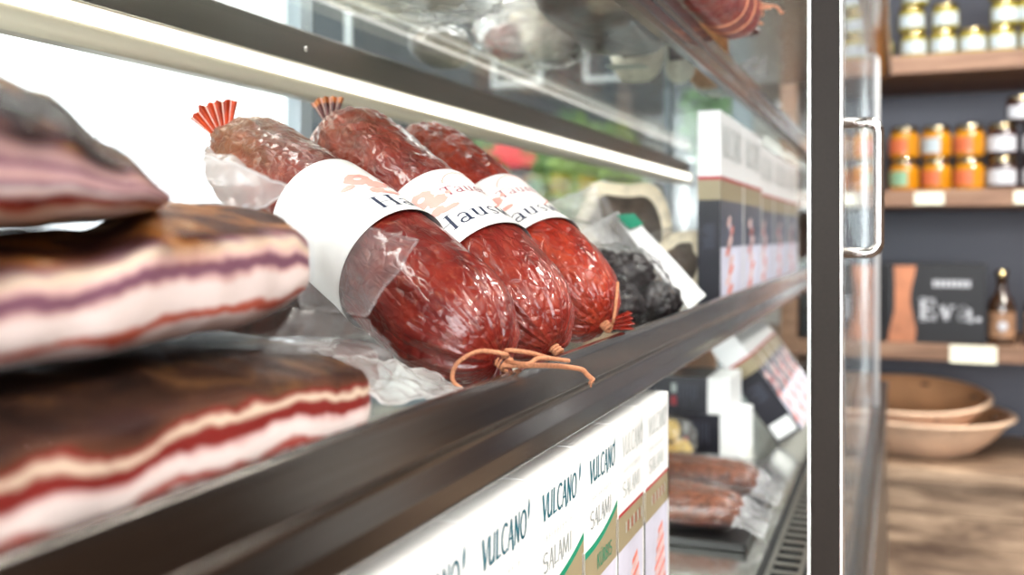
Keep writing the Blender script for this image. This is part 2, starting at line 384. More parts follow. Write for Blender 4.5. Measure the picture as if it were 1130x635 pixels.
SANS = {
 'V': ([([(0.03, 1.0), (0.20, 0.0)], h_ * 1.3), ([(0.20, 0.0), (0.40, 0.96)], h_ * 0.7)], 0.42),
 'U': ([([(0.06, 0.98), (0.06, 0.2), (0.12, 0.05), (0.22, 0.04), (0.34, 0.2)], h_ * 1.1), ([(0.36, 1.0), (0.36, 0.02)], h_ * 0.9)], 0.48),
 'L': ([([(0.08, 1.0), (0.08, 0.03)], h_ * 1.2), ([(0.08, 0.04), (0.34, 0.07)], h_ * 0.8)], 0.38),
 'C': ([(arc(0.26, 0.5, 0.22, 0.49, 50, 305, 14), h_)], 0.46),
 'A': ([([(0.02, 0.0), (0.22, 1.0)], h_ * 0.7), ([(0.22, 1.0), (0.40, -0.1)], h_ * 1.2), ([(0.1, 0.34), (0.34, 0.36)], h_ * 0.7)], 0.46),
 'N': ([([(0.06, 0.0), (0.08, 1.0)], h_ * 0.8), ([(0.08, 1.0), (0.34, 0.02)], h_ * 1.2), ([(0.34, 0.0), (0.36, 1.05)], h_ * 0.8)], 0.46),
 'O': ([(arc(0.24, 0.5, 0.2, 0.48, 0, 360, 20), h_)], 0.5),
 'S': ([(arc(0.25, 0.74, 0.2, 0.23, 40, 260), h_), (arc(0.25, 0.26, 0.2, 0.25, 80, -140), h_)], 0.56),
 'M': ([([(0.05, 0), (0.1, 1)], h_), ([(0.1, 1), (0.32, 0.1)], h_), ([(0.32, 0.1), (0.54, 1)], h_), ([(0.54, 1), (0.6, 0)], h_)], 0.74),
 'I': ([([(0.08, 0), (0.08, 1)], h_)], 0.22),
 'K': ([([(0.07, 0), (0.07, 1)], h_), ([(0.07, 0.42), (0.42, 1)], h_), ([(0.18, 0.56), (0.45, 0)], h_)], 0.54),
 'R': ([([(0.07, 0), (0.07, 1)], h_), (arc(0.07, 0.74, 0.3, 0.24, 90, -90), h_), ([(0.18, 0.5), (0.42, 0)], h_)], 0.52),
 'B': ([([(0.07, 0), (0.07, 1)], h_), (arc(0.07, 0.75, 0.26, 0.23, 90, -90), h_), (arc(0.07, 0.27, 0.32, 0.25, 90, -90), h_)], 0.5),
 'E': ([([(0.07, 0), (0.07, 1)], h_), ([(0.07, 0.96), (0.4, 0.96)], h_), ([(0.07, 0.5), (0.36, 0.5)], h_), ([(0.07, 0.04), (0.42, 0.04)], h_)], 0.5),
 'Ü': ([([(0.07, 0.98), (0.07, 0.22), (0.16, 0.04), (0.3, 0.04), (0.4, 0.22), (0.4, 0.98)], h_), ([(0.13, 1.16), (0.17, 1.16)], 0.1), ([(0.29, 1.16), (0.33, 1.16)], 0.1)], 0.54),
 ' ': ([], 0.3), 'H': ([([(0.07, 0), (0.07, 1)], h_), ([(0.42, 0), (0.42, 1)], h_), ([(0.07, 0.5), (0.42, 0.5)], h_)], 0.55),
 'T': ([([(0.22, 0), (0.22, 1)], h_), ([(0.0, 0.96), (0.44, 0.96)], h_)], 0.46),
}
def text_quads(txt, font, size, wx=1.0, bold=1.0, slant=0.0):
    """flat quads [(4 points)], text starting at x = 0 on the line y = 0; returns quads, width"""
    q, x = [], 0.0
    for ch in txt:
        strokes, adv = font[ch]
        for pts, w in strokes:
            w *= bold
            for (a, b) in zip(pts, pts[1:]):
                A, B = Vector(a), Vector(b)
                if (B - A).length < 1e-6: continue
                n = (B - A).normalized(); e = n * (w * 0.2); n = Vector((-n.y, n.x)) * w / 2
                quad = [A - e + n, A - e - n, B + e - n, B + e + n]
                q.append([((x + p.x * wx + slant * p.y) * size, p.y * size) for p in quad])
        x += adv * wx
    return q, x * size
def put_quads(mb, quads, fn, mat, sub=1):
    for qd in quads:
        if sub == 1:
            mb.add([fn(*p) for p in qd], [(0, 1, 2, 3)], mat, False)
        else:
            a, b, c, d = [Vector(p) for p in qd]
            rows = [[fn(*(a.lerp(d, i / sub))), fn(*(b.lerp(c, i / sub)))] for i in range(sub + 1)]
            mb.grid(rows, mat=mat, smooth=False)
def poly_fan(mb, pts, fn, mat):
    n = len(pts); c = (sum(p[0] for p in pts) / n, sum(p[1] for p in pts) / n)
    mid = [((p[0] + c[0]) / 2, (p[1] + c[1]) / 2) for p in pts]
    mb.add([fn(*p) for p in list(pts) + mid + [c]], [(k, (k + 1) % n, n + (k + 1) % n, n + k) for k in range(n)] + [(n + k, n + (k + 1) % n, 2 * n) for k in range(n)], mat, False)
def line_quads(pts, w):
    out = []
    for a, b in zip(pts, pts[1:]):
        A, B = Vector(a), Vector(b); n = (B - A).normalized(); n = Vector((-n.y, n.x)) * w / 2
        out.append([tuple(A + n), tuple(A - n), tuple(B - n), tuple(B + n)])
    return out

# ------------------------------------------------------------------ the setting
M['floor'] = wood('floor_boards', [(0.03, 0.017, 0.010), (0.06, 0.034, 0.02), (0.09, 0.052, 0.032)], (8, 1, 8))
M['wall'] = simple('plaster', (0.62, 0.60, 0.56), 0.85, 0, 0, 0.06, 6)
M['brownwall'] = wood('panelled_wall', [(0.05, 0.03, 0.02), (0.10, 0.06, 0.04), (0.15, 0.09, 0.06)], (6, 6, 1))
M['ceiling'] = simple('ceiling_plaster', (0.78, 0.77, 0.74), 0.9, 0, 0, 0.04, 5)
M['frame_grey'] = simple('window_frame_grey', (0.36, 0.42, 0.46), 0.5, 0.2)
mb = MB(); mb.box(-6, 3, -3.5, 4.7, -0.1, 0.0); struct(mb.build('floor', M['floor']))
mb = MB(); mb.box(-6, 3, -3.5, 4.7, 3.0, 3.1); struct(mb.build('ceiling', M['ceiling']))
mb = MB(); mb.box(2.9, 3.0, -3.5, 4.7, 0, 3.0); struct(mb.build('wall_right', M['brownwall']))
mb = MB(); mb.box(-6.1, -6.0, -3.5, 4.7, 0, 3.0); struct(mb.build('wall_left', M['wall']))
# far wall with the big shop window
WX0, WX1, WZ0, WZ1 = -5.9, -0.62, 0.35, 2.75
mb = MB()
mb.box(-6, 3, 4.5, 4.62, 0, WZ0); mb.box(-6, 3, 4.5, 4.62, WZ1, 3.0); mb.box(WX1, 3, 4.5, 4.62, WZ0, WZ1); mb.box(-6, WX0, 4.5, 4.62, WZ0, WZ1)
struct(mb.build('wall_far', M['wall']))
mb = MB(); mb.box(WX0, WX1, 4.55, 4.56, WZ0, WZ1)
win = struct(mb.build('window_1', M['window_glass']))
for xm in (-5.86, -3.06, -0.66):
    mb = MB(); mb.box(xm - 0.045, xm + 0.045, 4.49, 4.60, WZ0, WZ1, 0.004); mb.build('window_frame', M['frame_grey'], win)
mb = MB(); mb.box(WX0, WX1, 4.49, 4.60, WZ0, WZ0 + 0.06, 0.004); mb.build('window_sill', M['frame_grey'], win)
# wall behind the photographer with a wide window
mb = MB()
mb.box(-6, 3, -3.5, -3.4, 0, 0.9); mb.box(-6, 3, -3.5, -3.4, 2.8, 3.0); mb.box(-6, -3.2, -3.5, -3.4, 0.9, 2.8); mb.box(2.4, 3, -3.5, -3.4, 0.9, 2.8)
struct(mb.build('wall_near', M['brownwall']))
mb = MB(); mb.box(-3.2, 2.4, -3.46, -3.45, 0.9, 2.8); struct(mb.build('window_2', M['window_glass']))
# outside
mb = MB(); mb.box(-16, 8, 4.7, 22, -0.25, -0.15)
struct(mb.build('pavement', simple('paving', (0.62, 0.61, 0.58), 0.8, 0, 0, 0.1, 3)), 'pale paved ground outside the shop window', 'pavement')
M['grey_house'] = simple('grey_render', (0.035, 0.042, 0.05), 0.8, 0, 0, 0.15, 2)
M['house_pane'] = simple('dark_panes', (0.03, 0.04, 0.05), 0.1)
def house(x0, x1, y, h, label):
    t = thing('house', label, 'house', ((x0 + x1) / 2, y, -0.15), 'grey houses across the street')
    b = MB(); b.box(x0, x1, y, y + 3, -0.15, h); b.build('wall', M['grey_house'], t)
    b = MB(); b.box(x0 - 0.1, x1 + 0.1, y - 0.15, y + 3.1, h, h + 0.12, 0.01); b.build('roof', M['house_pane'], t)
    n = max(1, int((x1 - x0) / 1.0))
    for k in range(n):
        xm = x0 + (k + 0.5) * (x1 - x0) / n
        for zz in (0.9, 2.8):
            b = MB(); b.box(xm - 0.28, xm + 0.28, y - 0.04, y + 0.02, zz, zz + 1.1, 0.01); b.build('window', M['white_card'], t)
            b = MB(); b.box(xm - 0.23, xm + 0.23, y - 0.055, y - 0.035, zz + 0.05, zz + 1.05); b.build('pane', M['house_pane'], t.children[-1])
    return t
house(-6.1, -5.25, 9.0, 4.2, 'narrow grey house across the street, behind the back door frame')
house(-4.25, -1.2, 9.6, 3.1, 'wide low grey house across the street, behind the green bushes')
M['leaf'] = simple('leaves', (0.085, 0.21, 0.03), 0.5, 0, 0, 0.6, 3)
M['leaf_light'] = simple('light_leaves', (0.26, 0.42, 0.045), 0.5, 0, 0, 0.4, 3)
M['pot'] = simple('grey_planter', (0.3, 0.3, 0.3), 0.7, 0, 0, 0.15, 8)
M['bark'] = simple('bark', (0.12, 0.08, 0.05), 0.8)
def bush(x, y, h, r, label, mat, sd):
    t = thing('potted_bush', label, 'bush', (x, y, -0.15), 'potted bushes outside the window')
    b = MB(); b.lathe([(0.0, -0.15), (0.20, -0.15), (0.26, 0.35), (0.28, 0.36), (0.28, 0.40), (0.25, 0.40), (0.24, 0.34), (0, 0.34)], 24, (x, y, 0)); b.build('planter', M['pot'], t)
    b = MB(); b.tube([(x, y, 0.3), (x + 0.02, y, 0.8), (x, y, h - r)], [0.035, 0.03, 0.015]); b.build('stem', M['bark'], t)
    g = random.Random(sd); b = MB()
    for k in range(900):
        d = Vector((g.gauss(0, 1), g.gauss(0, 1), g.gauss(0, 1))).normalized() * r * g.uniform(0.45, 1.0) ** 0.6
        p = Vector((x, y, h - r * 0.9)) + Vector((d.x, d.y, d.z * 1.1)) * (0.8 + 0.35 * noise.noise(d * 4 + Vector((sd, 0, 0))))
        u = Vector((g.gauss(0, 1), g.gauss(0, 1), g.gauss(0, 1))).normalized(); w = u.orthogonal().normalized(); s = g.uniform(0.03, 0.06)
        b.add([p - u * s, p + w * s * 0.45, p + u * s, p - w * s * 0.45], [(0, 1, 2, 3)], 0, False)
    o = b.build('foliage', mat, t); o['kind'] = 'stuff'
for i, (x, y, h, r, m, l) in enumerate([(-2.42, 5.4, 1.78, 0.36, 'leaf', 'round green bush outside, seen just right of the third salami'),
                                   (-1.62, 5.4, 1.90, 0.37, 'leaf_light', 'yellow-green bush outside, between two darker bushes'),
                                   (-2.05, 6.3, 2.05, 0.38, 'leaf', 'dark green bush outside, standing in the second row'),
                                   (-0.86, 5.5, 2.2, 0.36, 'leaf', 'tall green bush outside, seen through the upper glass shelf')]):
    bush(x, y, h, r, l, M[m], 11 + i)
t = thing('notice_board', 'low yellow board on two posts outside the window', 'board', (-3.85, 5.2, -0.15))
mb = MB(); mb.box(-4.08, -3.62, 5.2, 5.23, 1.82, 1.90, 0.005); mb.build('panel', simple('yellow_board', (0.75, 0.60, 0.02), 0.5), t)
for xb in (-4.0, -3.7):
    mb = MB(); mb.box(xb - 0.02, xb + 0.02, 5.232, 5.27, -0.15, 1.87, 0.003); mb.build('post', M['frame_grey'], t)
t = thing('awning', 'small red awning on a grey house across the street', 'awning', (-3.55, 9.35, 1.9))
mb = MB()
mb.prism([(8.9, 2.05), (9.5, 2.38), (9.5, 2.35), (8.92, 2.02), (8.92, 1.9), (8.9, 1.9)], 'x', -3.9, -3.25); mb.build('canopy', simple('red_canvas', (0.6, 0.03, 0.04), 0.7), t)
for xb in (-3.8, -3.35):
    mb = MB(); mb.tube([(xb, 8.94, 2.0), (xb, 9.595, 2.1)], 0.012); mb.build('bracket', M['frame_grey'], t)

# ------------------------------------------------------------------ the display case
YE, YN = 2.75, -0.55
case = thing('display_case', 'stainless refrigerated display case with glass ends and back', 'display case', (-0.32, 0.8, 0))
mb = MB(); mb.box(-0.62, -0.03, YN, YE, 0.10, Z_DECK - 0.03, 0.004); mb.box(-0.58, -0.08, YN + .02, YE - .02, 0, 0.10); mb.build('plinth', M['steel_dark'], case)
mb = MB(); mb.box(-0.60, -0.140, YN, YE, Z_DECK - 0.02, Z_DECK, 0.002); mb.build('base_deck', M['deck'], case)
# air grille: a perforated strip, real slots over black that stands in for shade
mb = MB()
gx0, gx1 = -0.1365, -0.098
mb.box(gx0, gx0 + 0.0055, YN, YE, Z_DECK - 0.003, Z_DECK + 0.001); mb.box(gx1 - 0.0055, gx1, YN, YE, Z_DECK - 0.003, Z_DECK + 0.001)
y = 0.5
while y < YE - 0.01:
    mb.box(gx0 + 0.005, gx1 - 0.005, y, y + 0.0105, Z_DECK - 0.002, Z_DECK, 0.0007, seg=1); y += 0.0285
mb.box(gx0 + 0.005, gx1 - 0.005, YN, 0.5, Z_DECK - 0.005, Z_DECK)
mb.build('air_grille', M['grille'], case)
mb = MB(); mb.box(gx0 - 0.0035, gx1 + 0.004, YN + .01, YE - .01, Z_DECK - 0.034, Z_DECK - 0.0035); mb.box(gx0 - 0.0085, gx0 - 0.0003, YN, YE, Z_DECK - 0.001, Z_DECK + 0.0008); mb.box(gx1 + 0.0003, gx1 + 0.0037, YN, YE, Z_DECK - 0.03, Z_DECK + 0.0006)  # black block under the slots, black strips imitating shade in the gaps
mb.build('slot_shade', M['black'], case)
mb = MB(); mb.box(gx1 + 0.004, -0.079, YN, YE, Z_DECK - 0.03, Z_DECK - 0.002, 0.001); mb.box(-0.079, -0.028, YN, YE, Z_DECK - 0.03, Z_DECK - 0.016, 0.001)
mb.build('front_sill', M['steel'], case)
mb = MB(); mb.box(-0.62, -0.02, YN, YE, 1.66, 1.70, 0.004); mb.build('roof_panel', M['steel'], case)
mb = MB(); mb.box(-0.545, -0.495, YN + .03, 1.42, 1.640, 1.660, 0.003); hl = mb.build('lamp_housing', M['cream'], case)  # unseen light strip, added to backlight the goods on the upper shelf
mb = MB(); mb.box(-0.540, -0.500, YN + .04, 1.41, 1.634, 1.6405, 0.002); mb.build('lamp_diffuser', M['roof_fill'], hl)
for nm, yy in (('end_glass', YE - 0.006), ('end_glass', YN)):
    mb = MB(); mb.box(-0.60, -0.075, yy, yy + 0.006, Z_DECK, 1.66); mb.build(nm, M['glass'], case)
mb = MB(); mb.box(-0.612, -0.606, YN, YE, Z_DECK, 1.66); mb.build('back_glass', M['glass'], case)
for yy in (YN + 0.01, 0.905, YE - 0.02):
    mb = MB(); mb.box(-0.616, -0.598, yy - 0.012, yy + 0.012, Z_DECK, 1.66, 0.002); mb.build('back_stile', M['frame_grey'], case)
for xx, yy in ((-0.085, YE - 0.012), (-0.085, YN)):
    mb = MB(); mb.box(xx - 0.008, xx + 0.008, yy, yy + 0.016, Z_DECK, 1.66, 0.002); mb.build('corner_post', M['alu'], case)

# --- glass shelves
def shelf(label, z, top):
    t = thing('glass_shelf', label, 'shelf', (-0.37, 0.8, z - 0.008), 'glass shelves of the display case')
    b = MB(); b.box(-0.556, LIP - 0.011, YN + .02, YE - .012, z - 0.007, z, 0.0008, seg=1); b.build('glass_panel', M['shelf_glass'], t)
    # front rail profile (X, Z): upright face with a groove and a rounded lower lip
    if top:
        pr = [(LIP - 0.012, z + 0.016), (LIP - 0.004, z + 0.0165), (LIP, z + 0.012), (LIP + 0.0005, z - 0.001), (LIP - 0.004, z - 0.004), (LIP - 0.002, z - 0.008), (LIP - 0.001, z - 0.019), (LIP - 0.006, z - 0.0225), (LIP - 0.016, z - 0.0225), (LIP - 0.016, z - 0.0075), (LIP - 0.0105, z - 0.0075), (LIP - 0.0105, z + 0.001), (LIP - 0.012, z + 0.001)]
    else:
        pr = [(LIP - 0.0065, z + 0.0180), (LIP - 0.0050, z + 0.019), (LIP - 0.002, z + 0.0178), (LIP - 0.0005, z + 0.014), (LIP + 0.0005, z - 0.003), (LIP - 0.001, z - 0.0055), (LIP - 0.0032, z - 0.0075), (LIP - 0.0036, z - 0.0110),
              (LIP - 0.0014, z - 0.0165), (LIP + 0.0004, z - 0.0205), (LIP + 0.0005, z - 0.031), (LIP - 0.0005, z - 0.0333), (LIP - 0.004, z - 0.0335), (LIP - 0.018, z - 0.0335), (LIP - 0.018, z - 0.0075), (LIP - 0.0105, z - 0.0075), (LIP - 0.0105, z + 0.001), (LIP - 0.0065, z + 0.001)]
    b = MB(); b.prism(pr, 'y', YN + .02, YE - .012); o = b.build('front_rail', M['steel_lip'], t)
    bv = o.modifiers.new('bevel', 'BEVEL'); bv.width = 0.0009; bv.segments = 3; bv.limit_method = 'ANGLE'; bv.angle_limit = R(18)
    o.data.polygons.foreach_set('use_smooth', [True] * len(o.data.polygons))
    wn = o.modifiers.new('wn', 'WEIGHTED_NORMAL')
    # back rail
    b = MB(); b.box(-0.566, -0.550, YN + .02, YE - .012, z - 0.0365, z + 0.0005, 0.0012); br = b.build('back_rail', M['steel_dark'], t)
    for yy in (-0.1, 0.83, 1.62):
        b = MB(); b.tube([(-0.5505, yy, z - 0.018), (-0.5485, yy, z - 0.018)], [0.0028, 0.0022], 12); b.build('bolt', M['chrome'], br)
    if top:
        b = MB(); b.box(-0.566, -0.549, YN + .03, YE - .02, z - 0.067, z - 0.0375, 0.002); b.box(-0.550, -0.533, YN + .03, YE - .02, z - 0.0405, z - 0.0385, 0.0006)  # the thin front plate is a hood added to block upward light
        b.tube([(-0.545, YN + .03, z - 0.0595), (-0.545, YE - .02, z - 0.0595)], 0.0088, 16); h = b.build('lamp_housing', M['cream'], t)
        b = MB(); b.box(-0.5492, -0.543, YN + .04, YE - .03, z - 0.0515, z - 0.0408, 0.002); b.build('lamp_diffuser', M['led'], h)
    return t
shelf('upper glass shelf with a lit lamp strip along its back', Z_TOP, True)
shelf('middle glass shelf with a ribbed steel front rail, carrying the salamis', Z_MID, False)

# --- sliding door
door = thing('sliding_door', 'framed glass sliding door with a chrome pull handle', 'door', (-0.055, 1.5, 0.866))
DY0, DY1, DZ0, DZ1 = 0.873, 2.215, 0.866, 1.655
mb = MB(); mb.box(-0.0705, -0.0475, DY0, DY0 + 0.03, DZ0, DZ1, 0.0006, seg=1); st = mb.build('stile', M['stile'], door)
mb = MB(); mb.box(-0.0738, -0.0707, DY0 - 0.0006, DY0 + 0.03, DZ0, DZ1, 0.0008); mb.box(-0.0473, -0.0448, DY0 - 0.0006, DY0 + 0.03, DZ0, DZ1, 0.0008); mb.build('edge_strip', M['alu'], st)
mb = MB(); mb.box(-0.0490, -0.0440, DY0 + 0.03, DY1 - 0.012, DZ0 + 0.02, DZ1 - 0.03); mb.build('glass_pane', clear('door_glass', (0.92, 0.95, 0.97), 0.45, 0.01, 0.09, (0.85, 0.92, 1.0)), door)  # pale haze in the pane imitates reflections on the glass
mb = MB(); mb.box(-0.0566, -0.0366, DY0 + 0.03, DY1, DZ0, DZ0 + 0.02, 0.003); mb.build('bottom_rail', simple('dark_rail', (0.03, 0.028, 0.026), 0.25, 0.0), door)
mb = MB()
mb.tube([(-0.0470, DY1 - 0.006, DZ0 + 0.02), (-0.0470, DY1 - 0.006, DZ1 - 0.045), (-0.0485, DY1 - 0.008, DZ1 - 0.034), (-0.0520, DY1 - 0.012, DZ1 - 0.030), (-0.0600, DY1 - 0.016, DZ1 - 0.029)], [0.0075, 0.0075, 0.0075, 0.0072, 0.006], 12)
mb.build('far_stile', simple('reflection_white', (0.88, 0.89, 0.90), 0.35, 0, 0.3), door)  # plain white stands in for bright reflections on the metal edge
hz0, hz1, hx = 1.2335, 1.3445, -0.0165
pts = [(-0.046, DY0 + 0.012, hz1)] + [(hx - 0.009, DY0 + 0.012, hz1)] + [(hx - 0.009 + 0.009 * math.sin(R(a)), DY0 + 0.012, hz1 - 0.009 + 0.009 * math.cos(R(a))) for a in (20, 45, 70, 90)] \
    + [(hx - 0.009 + 0.009 * math.cos(R(a)), DY0 + 0.012, hz0 + 0.009 - 0.009 * math.sin(R(a))) for a in (0, 20, 45, 70, 90)] + [(-0.046, DY0 + 0.012, hz0)]
mb = MB(); mb.tube(pts, 0.0046, 20); hd = mb.build('handle', M['chrome'], door)

# ------------------------------------------------------------------ the three salamis
def frame_from(p0, p1):
    z = (Vector(p1) - Vector(p0)); L = z.length; z.normalize()
    x = Vector((0, 0, 1)); x = (x - z * x.dot(z)).normalized(); y = z.cross(x)
    m = Matrix((x, y, z)).transposed().to_4x4(); m.translation = Vector(p0)
    return m, L
def salami(p0, p1, rad, mat, label, sd, lab, th0, bend=0.006, wr=1.0, dry=0.5):
    mt, L = frame_from(p0, p1)
    t = thing('salami', label, 'salami', None, 'whole salamis with paper bands', mt)
    b = MB(); NZ, NT = 250, 200; rows = []; dryv = []
    def radius(z):
        e0, e1 = 0.058, 0.05
        r = rad
        if z < e0: r *= (1 - (1 - z / e0) ** 2.1) ** 0.56
        if z > L - e1: r *= (1 - (1 - (L - z) / e1) ** 2.0) ** 0.58
        return r * (1 - 0.10 * sst(0.4, 1.0, z / L)) + 0.0035
    def centre(z):
        return Vector((bend * math.sin(math.pi * z / L), 0, 0))
    for i in range(NZ + 1):
        u = i / NZ; u = u * u * (3 - 2 * u) * 0.35 + u * 0.65
        z = u * L; r = radius(z); row = []
        e = math.exp(-z / 0.030) + 0.8 * math.exp(-(L - z) / 0.045)
        for j in range(NT):
            a = 2 * math.pi * j / NT
            n3 = Vector((math.cos(a) * 1.0, math.sin(a) * 1.0, z * 12 + sd))
            pl = noise.noise(Vector((math.cos(a) * 5.5, math.sin(a) * 5.5, z * 9 + sd * 3))) + 0.6 * noise.noise(Vector((math.cos(a) * 12, math.sin(a) * 12, z * 14 + sd)))
            q = Vector((math.cos(a) * rad, math.sin(a) * rad, z * 0.6)) * 85 + Vector((sd * 7, 0, 0))
            wrk = (1 - abs(noise.noise(q)) * 2.4) + 0.5 * (1 - abs(noise.noise(q * 2.1)) * 2.4)
            d = 0.0016 * noise.noise(n3 * 2.2) + pl * 0.0042 * min(e, 1.0) * min(1, r / 0.02) + wr * 0.00055 * (1 + 1.3 * sst(0.55, 0.85, z / L)) * wrk * min(1, r / 0.02)
            rr = r + d
            row.append(centre(z) + Vector((rr * math.cos(a), rr * math.sin(a), z)))
            dryv.append(dry * sst(0.5, 0.95, z / L))
        rows.append(row)
    b.grid(rows, cv=True); b.att['dry'] = dryv
    b.build('casing', mat, t, local=True)
    # paper band
    z0, z1 = lab; b = MB()
    def on(thx, zz, off):
        a = thx / rad
        rr = rad * (1 - 0.10 * sst(0.4, 1.0, zz / L)) + 0.0035 + 0.0024 + off + 0.0012 * sst(0.2, 0.0, (zz - z0) / (z1 - z0))
        return centre(zz) + Vector((rr * math.cos(a), rr * math.sin(a), zz))
    cir = 2 * math.pi * rad
    for o_ in (0.0, -0.0004):
        b.grid([[on(cir * j / 120, z0 + (z1 - z0) * i / 10 + 0.002 * math.sin(2 * math.pi * j / 120 + sd), o_) for j in range(120)] for i in range(11)], cv=True)
    lb = b.build('paper_band', M['label'], t, local=True)
    b = MB(); x0 = th0 * rad
    hz = z0 + 0.010
    q, w = text_quads('Hauswurst', SERIF, 0.0150, 0.98, 0.95)
    put_quads(b, q, lambda x, y: on(x0 + x, hz + y, 0.0003), 0, 2)
    b.build('lettering', M['navy'], lb, local=True)
    b = MB(); lx, lz = x0 + 0.021, z0 + 0.041
    q, w = text_quads('Tauern', SERIF, 0.0105, 0.95, 0.9)
    put_quads(b, q, lambda x, y: on(lx + x, lz + y, 0.0005), 1, 1)
    crest = [(0.004 + 0.019 + 0.019 * math.cos(R(k)) * (1 if k > -1 else 1), 0.010 + 0.017 * math.sin(R(k))) for k in range(165, 20, -12)]
    put_quads(b, line_quads([(0.008 + p[0], p[1]) for p in crest], 0.0011), lambda x, y: on(lx - 0.008 + x, lz + y, 0.0005), 0)
    put_quads(b, line_quads([(0.046, -0.003), (0.042, -0.010), (0.036, -0.016), (0.030, -0.021)], 0.0012), lambda x, y: on(lx - 0.006 + x, lz + y, 0.0005), 0)
    # small heraldic beast in red: body, head, legs and tail as one blot
    def blot(cx, cy, rx, ry, n=14, jag=0.25, ph=0):
        return [(cx + rx * math.cos(2 * math.pi * k / n) * (1 + jag * (k % 2)), cy + ry * math.sin(2 * math.pi * k / n + ph) * (1 + jag * ((k + 1) % 2))) for k in range(n)]
    fx = lx - 0.017
    F = lambda x, y: on(fx + x, lz + y, 0.0005)
    ring_o, ring_i = blot(0.004, 0.010, 0.0075, 0.0070), [(0.004 + 0.0026 * math.cos(2 * math.pi * k / 14), 0.0105 + 0.0022 * math.sin(2 * math.pi * k / 14)) for k in range(14)]
    b.add([F(*p) for p in ring_o] + [F(*p) for p in ring_i], [(k, (k + 1) % 14, 14 + (k + 1) % 14, 14 + k) for k in range(14)], 0, False)
    for bl in (blot(-0.006, 0.003, 0.004, 0.0022, 10, 0.3), blot(0.011, 0.001, 0.006, 0.0045, 12, 0.3), blot(0.007, -0.008, 0.0045, 0.0035, 12, 0.2), blot(0.014, -0.011, 0.006, 0.0022, 12, 0.2), blot(0.020, 0.004, 0.002, 0.0018, 8, 0.2)):
        poly_fan(b, bl, F, 0)
    b.build('emblem', [M['redink'], simple('plum_ink', (0.30, 0.07, 0.10), 0.5)], lb, local=True)
    return t, mt, L
def pleat_fan(p0, dirv, side, length, width, n, depth, mats, tipmat=None, cone=0.0):
    """gathered casing end: a pleated fan flaring from a knot"""
    b = MB(); d = Vector(dirv).normalized(); s = Vector(side); s = (s - d * s.dot(d)).normalized(); nn = d.cross(s)
    NU, NV = n * 8, 10
    for off in (0, 1):
        rows = []
        for i in range(NV + 1):
            v = i / NV; row = []
            for j in range(NU + 1):
                u = j / NU - 0.5
                a = u * width / length * 1.0
                rr = length * v * (1 + 0.10 * noise.noise(Vector((u * 7, 3, 1))) * v)
                zz = depth * v ** 1.2 * math.sin(j / 8 * 2 * math.pi) + (0.0004 if off else -0.0004)
                row.append(Vector(p0) + d * (rr * math.cos(a) + 0.0) + s * (rr * math.sin(a) + (u * 0.006) * (1 - v)) + nn * (zz + cone * math.cos(u * math.pi) * v * length))
            rows.append(row)
        base = len(b.v)
        b.grid(rows)
        if len(mats) > 1:
            k = len(b.f) - NU * NV
            for i in range(NV):
                for j in range(NU):
                    if (j % 8) in (1,) and i > 1: b.m[k + i * NU + j] = 1
                    elif len(mats) > 2 and i >= NV - 2: b.m[k + i * NU + j] = 2
    return b
S1 = ((-0.2085, 0.5070, 1.1795), (-0.4848, 0.6254, 1.3190))
S2 = ((-0.2070, 0.5950, 1.1765), (-0.4465, 0.7158, 1.3391))
S3 = ((-0.2080, 0.7130, 1.1815), (-0.4347, 0.8281, 1.3380))
s1, m1, L1 = salami(S1[0], S1[1], 0.0350, M['sal1'], 'large dark red salami with an orange fanned tail and looped twine', 1.3, (0.104, 0.190), R(-24), 0.004, 0.8, 0.9)
s2, m2, L2 = salami(S2[0], S2[1], 0.0355, M['sal2'], 'large red salami in the middle of three, dark crimped tail and clip', 5.1, (0.084, 0.160), R(-63), 0.004, 1.0, 0.45)
s3, m3, L3 = salami(S3[0], S3[1], 0.0355, M['sal3'], 'bright red wrinkled salami beside the bag of dark dried meat', 9.7, (0.085, 0.157), R(-71), 0.002, 1.5, 0.4)
def wpart(mb_, name, mats, root):
    # geometry given in world space, parented to a rotated thing
    inv = root.matrix_world.inverted()
    mb_.v = [inv @ v for v in mb_.v]
    return mb_.build(name, mats, root, local=True)
bpy.context.view_layer.update()
# rear tails
d1 = (Vector(S1[1]) - Vector(S1[0])).normalized()
rt1 = Vector(S1[1]) + d1 * 0.002
b = MB(); b.tube([rt1 - d1 * 0.006, rt1 + d1 * 0.004, rt1 + d1 * 0.008], [0.010, 0.005, 0.0055], 14); b.tube(catmull([rt1 + d1 * 0.004 + Vector((0.006 * math.cos(a), 0.006 * math.sin(a), 0.002 * math.sin(2 * a))) for a in [k * 0.7 for k in range(10)]], 4), 0.0013, 6, 1)
wpart(b, 'tied_neck', [M['sal1'], M['twine_white']], s1)
b = pleat_fan(rt1 + d1 * 0.004, (-0.34, -0.10, 1.0), (0.93, 0.368, 0.0), 0.033, 0.042, 6, 0.0022, [M['tail_orange'], M['pleat_white']])
wpart(b, 'casing_tail', [M['tail_orange'], M['pleat_white']], s1)
d2 = (Vector(S2[1]) - Vector(S2[0])).normalized(); rt2 = Vector(S2[1]) + d2 * 0.001
b = pleat_fan(rt2 + d2 * 0.004, (-0.16, 0.0, 1.0), (0.93, 0.368, 0.0), 0.026, 0.030, 4, 0.004, [M['tail_dark'], M['tail_dark'], M['tail_tip']], cone=0.1)
wpart(b, 'casing_tail', [M['tail_dark'], M['pleat_white'], M['tail_tip']], s2)
b = MB(); b.tube([rt2 - d2 * 0.008, rt2 + d2 * 0.002, rt2 + d2 * 0.007], [0.011, 0.006, 0.0065], 14)
wpart(b, 'tied_neck', M['tail_dark'], s2)
b = MB(); cc = rt2 + d2 * 0.001
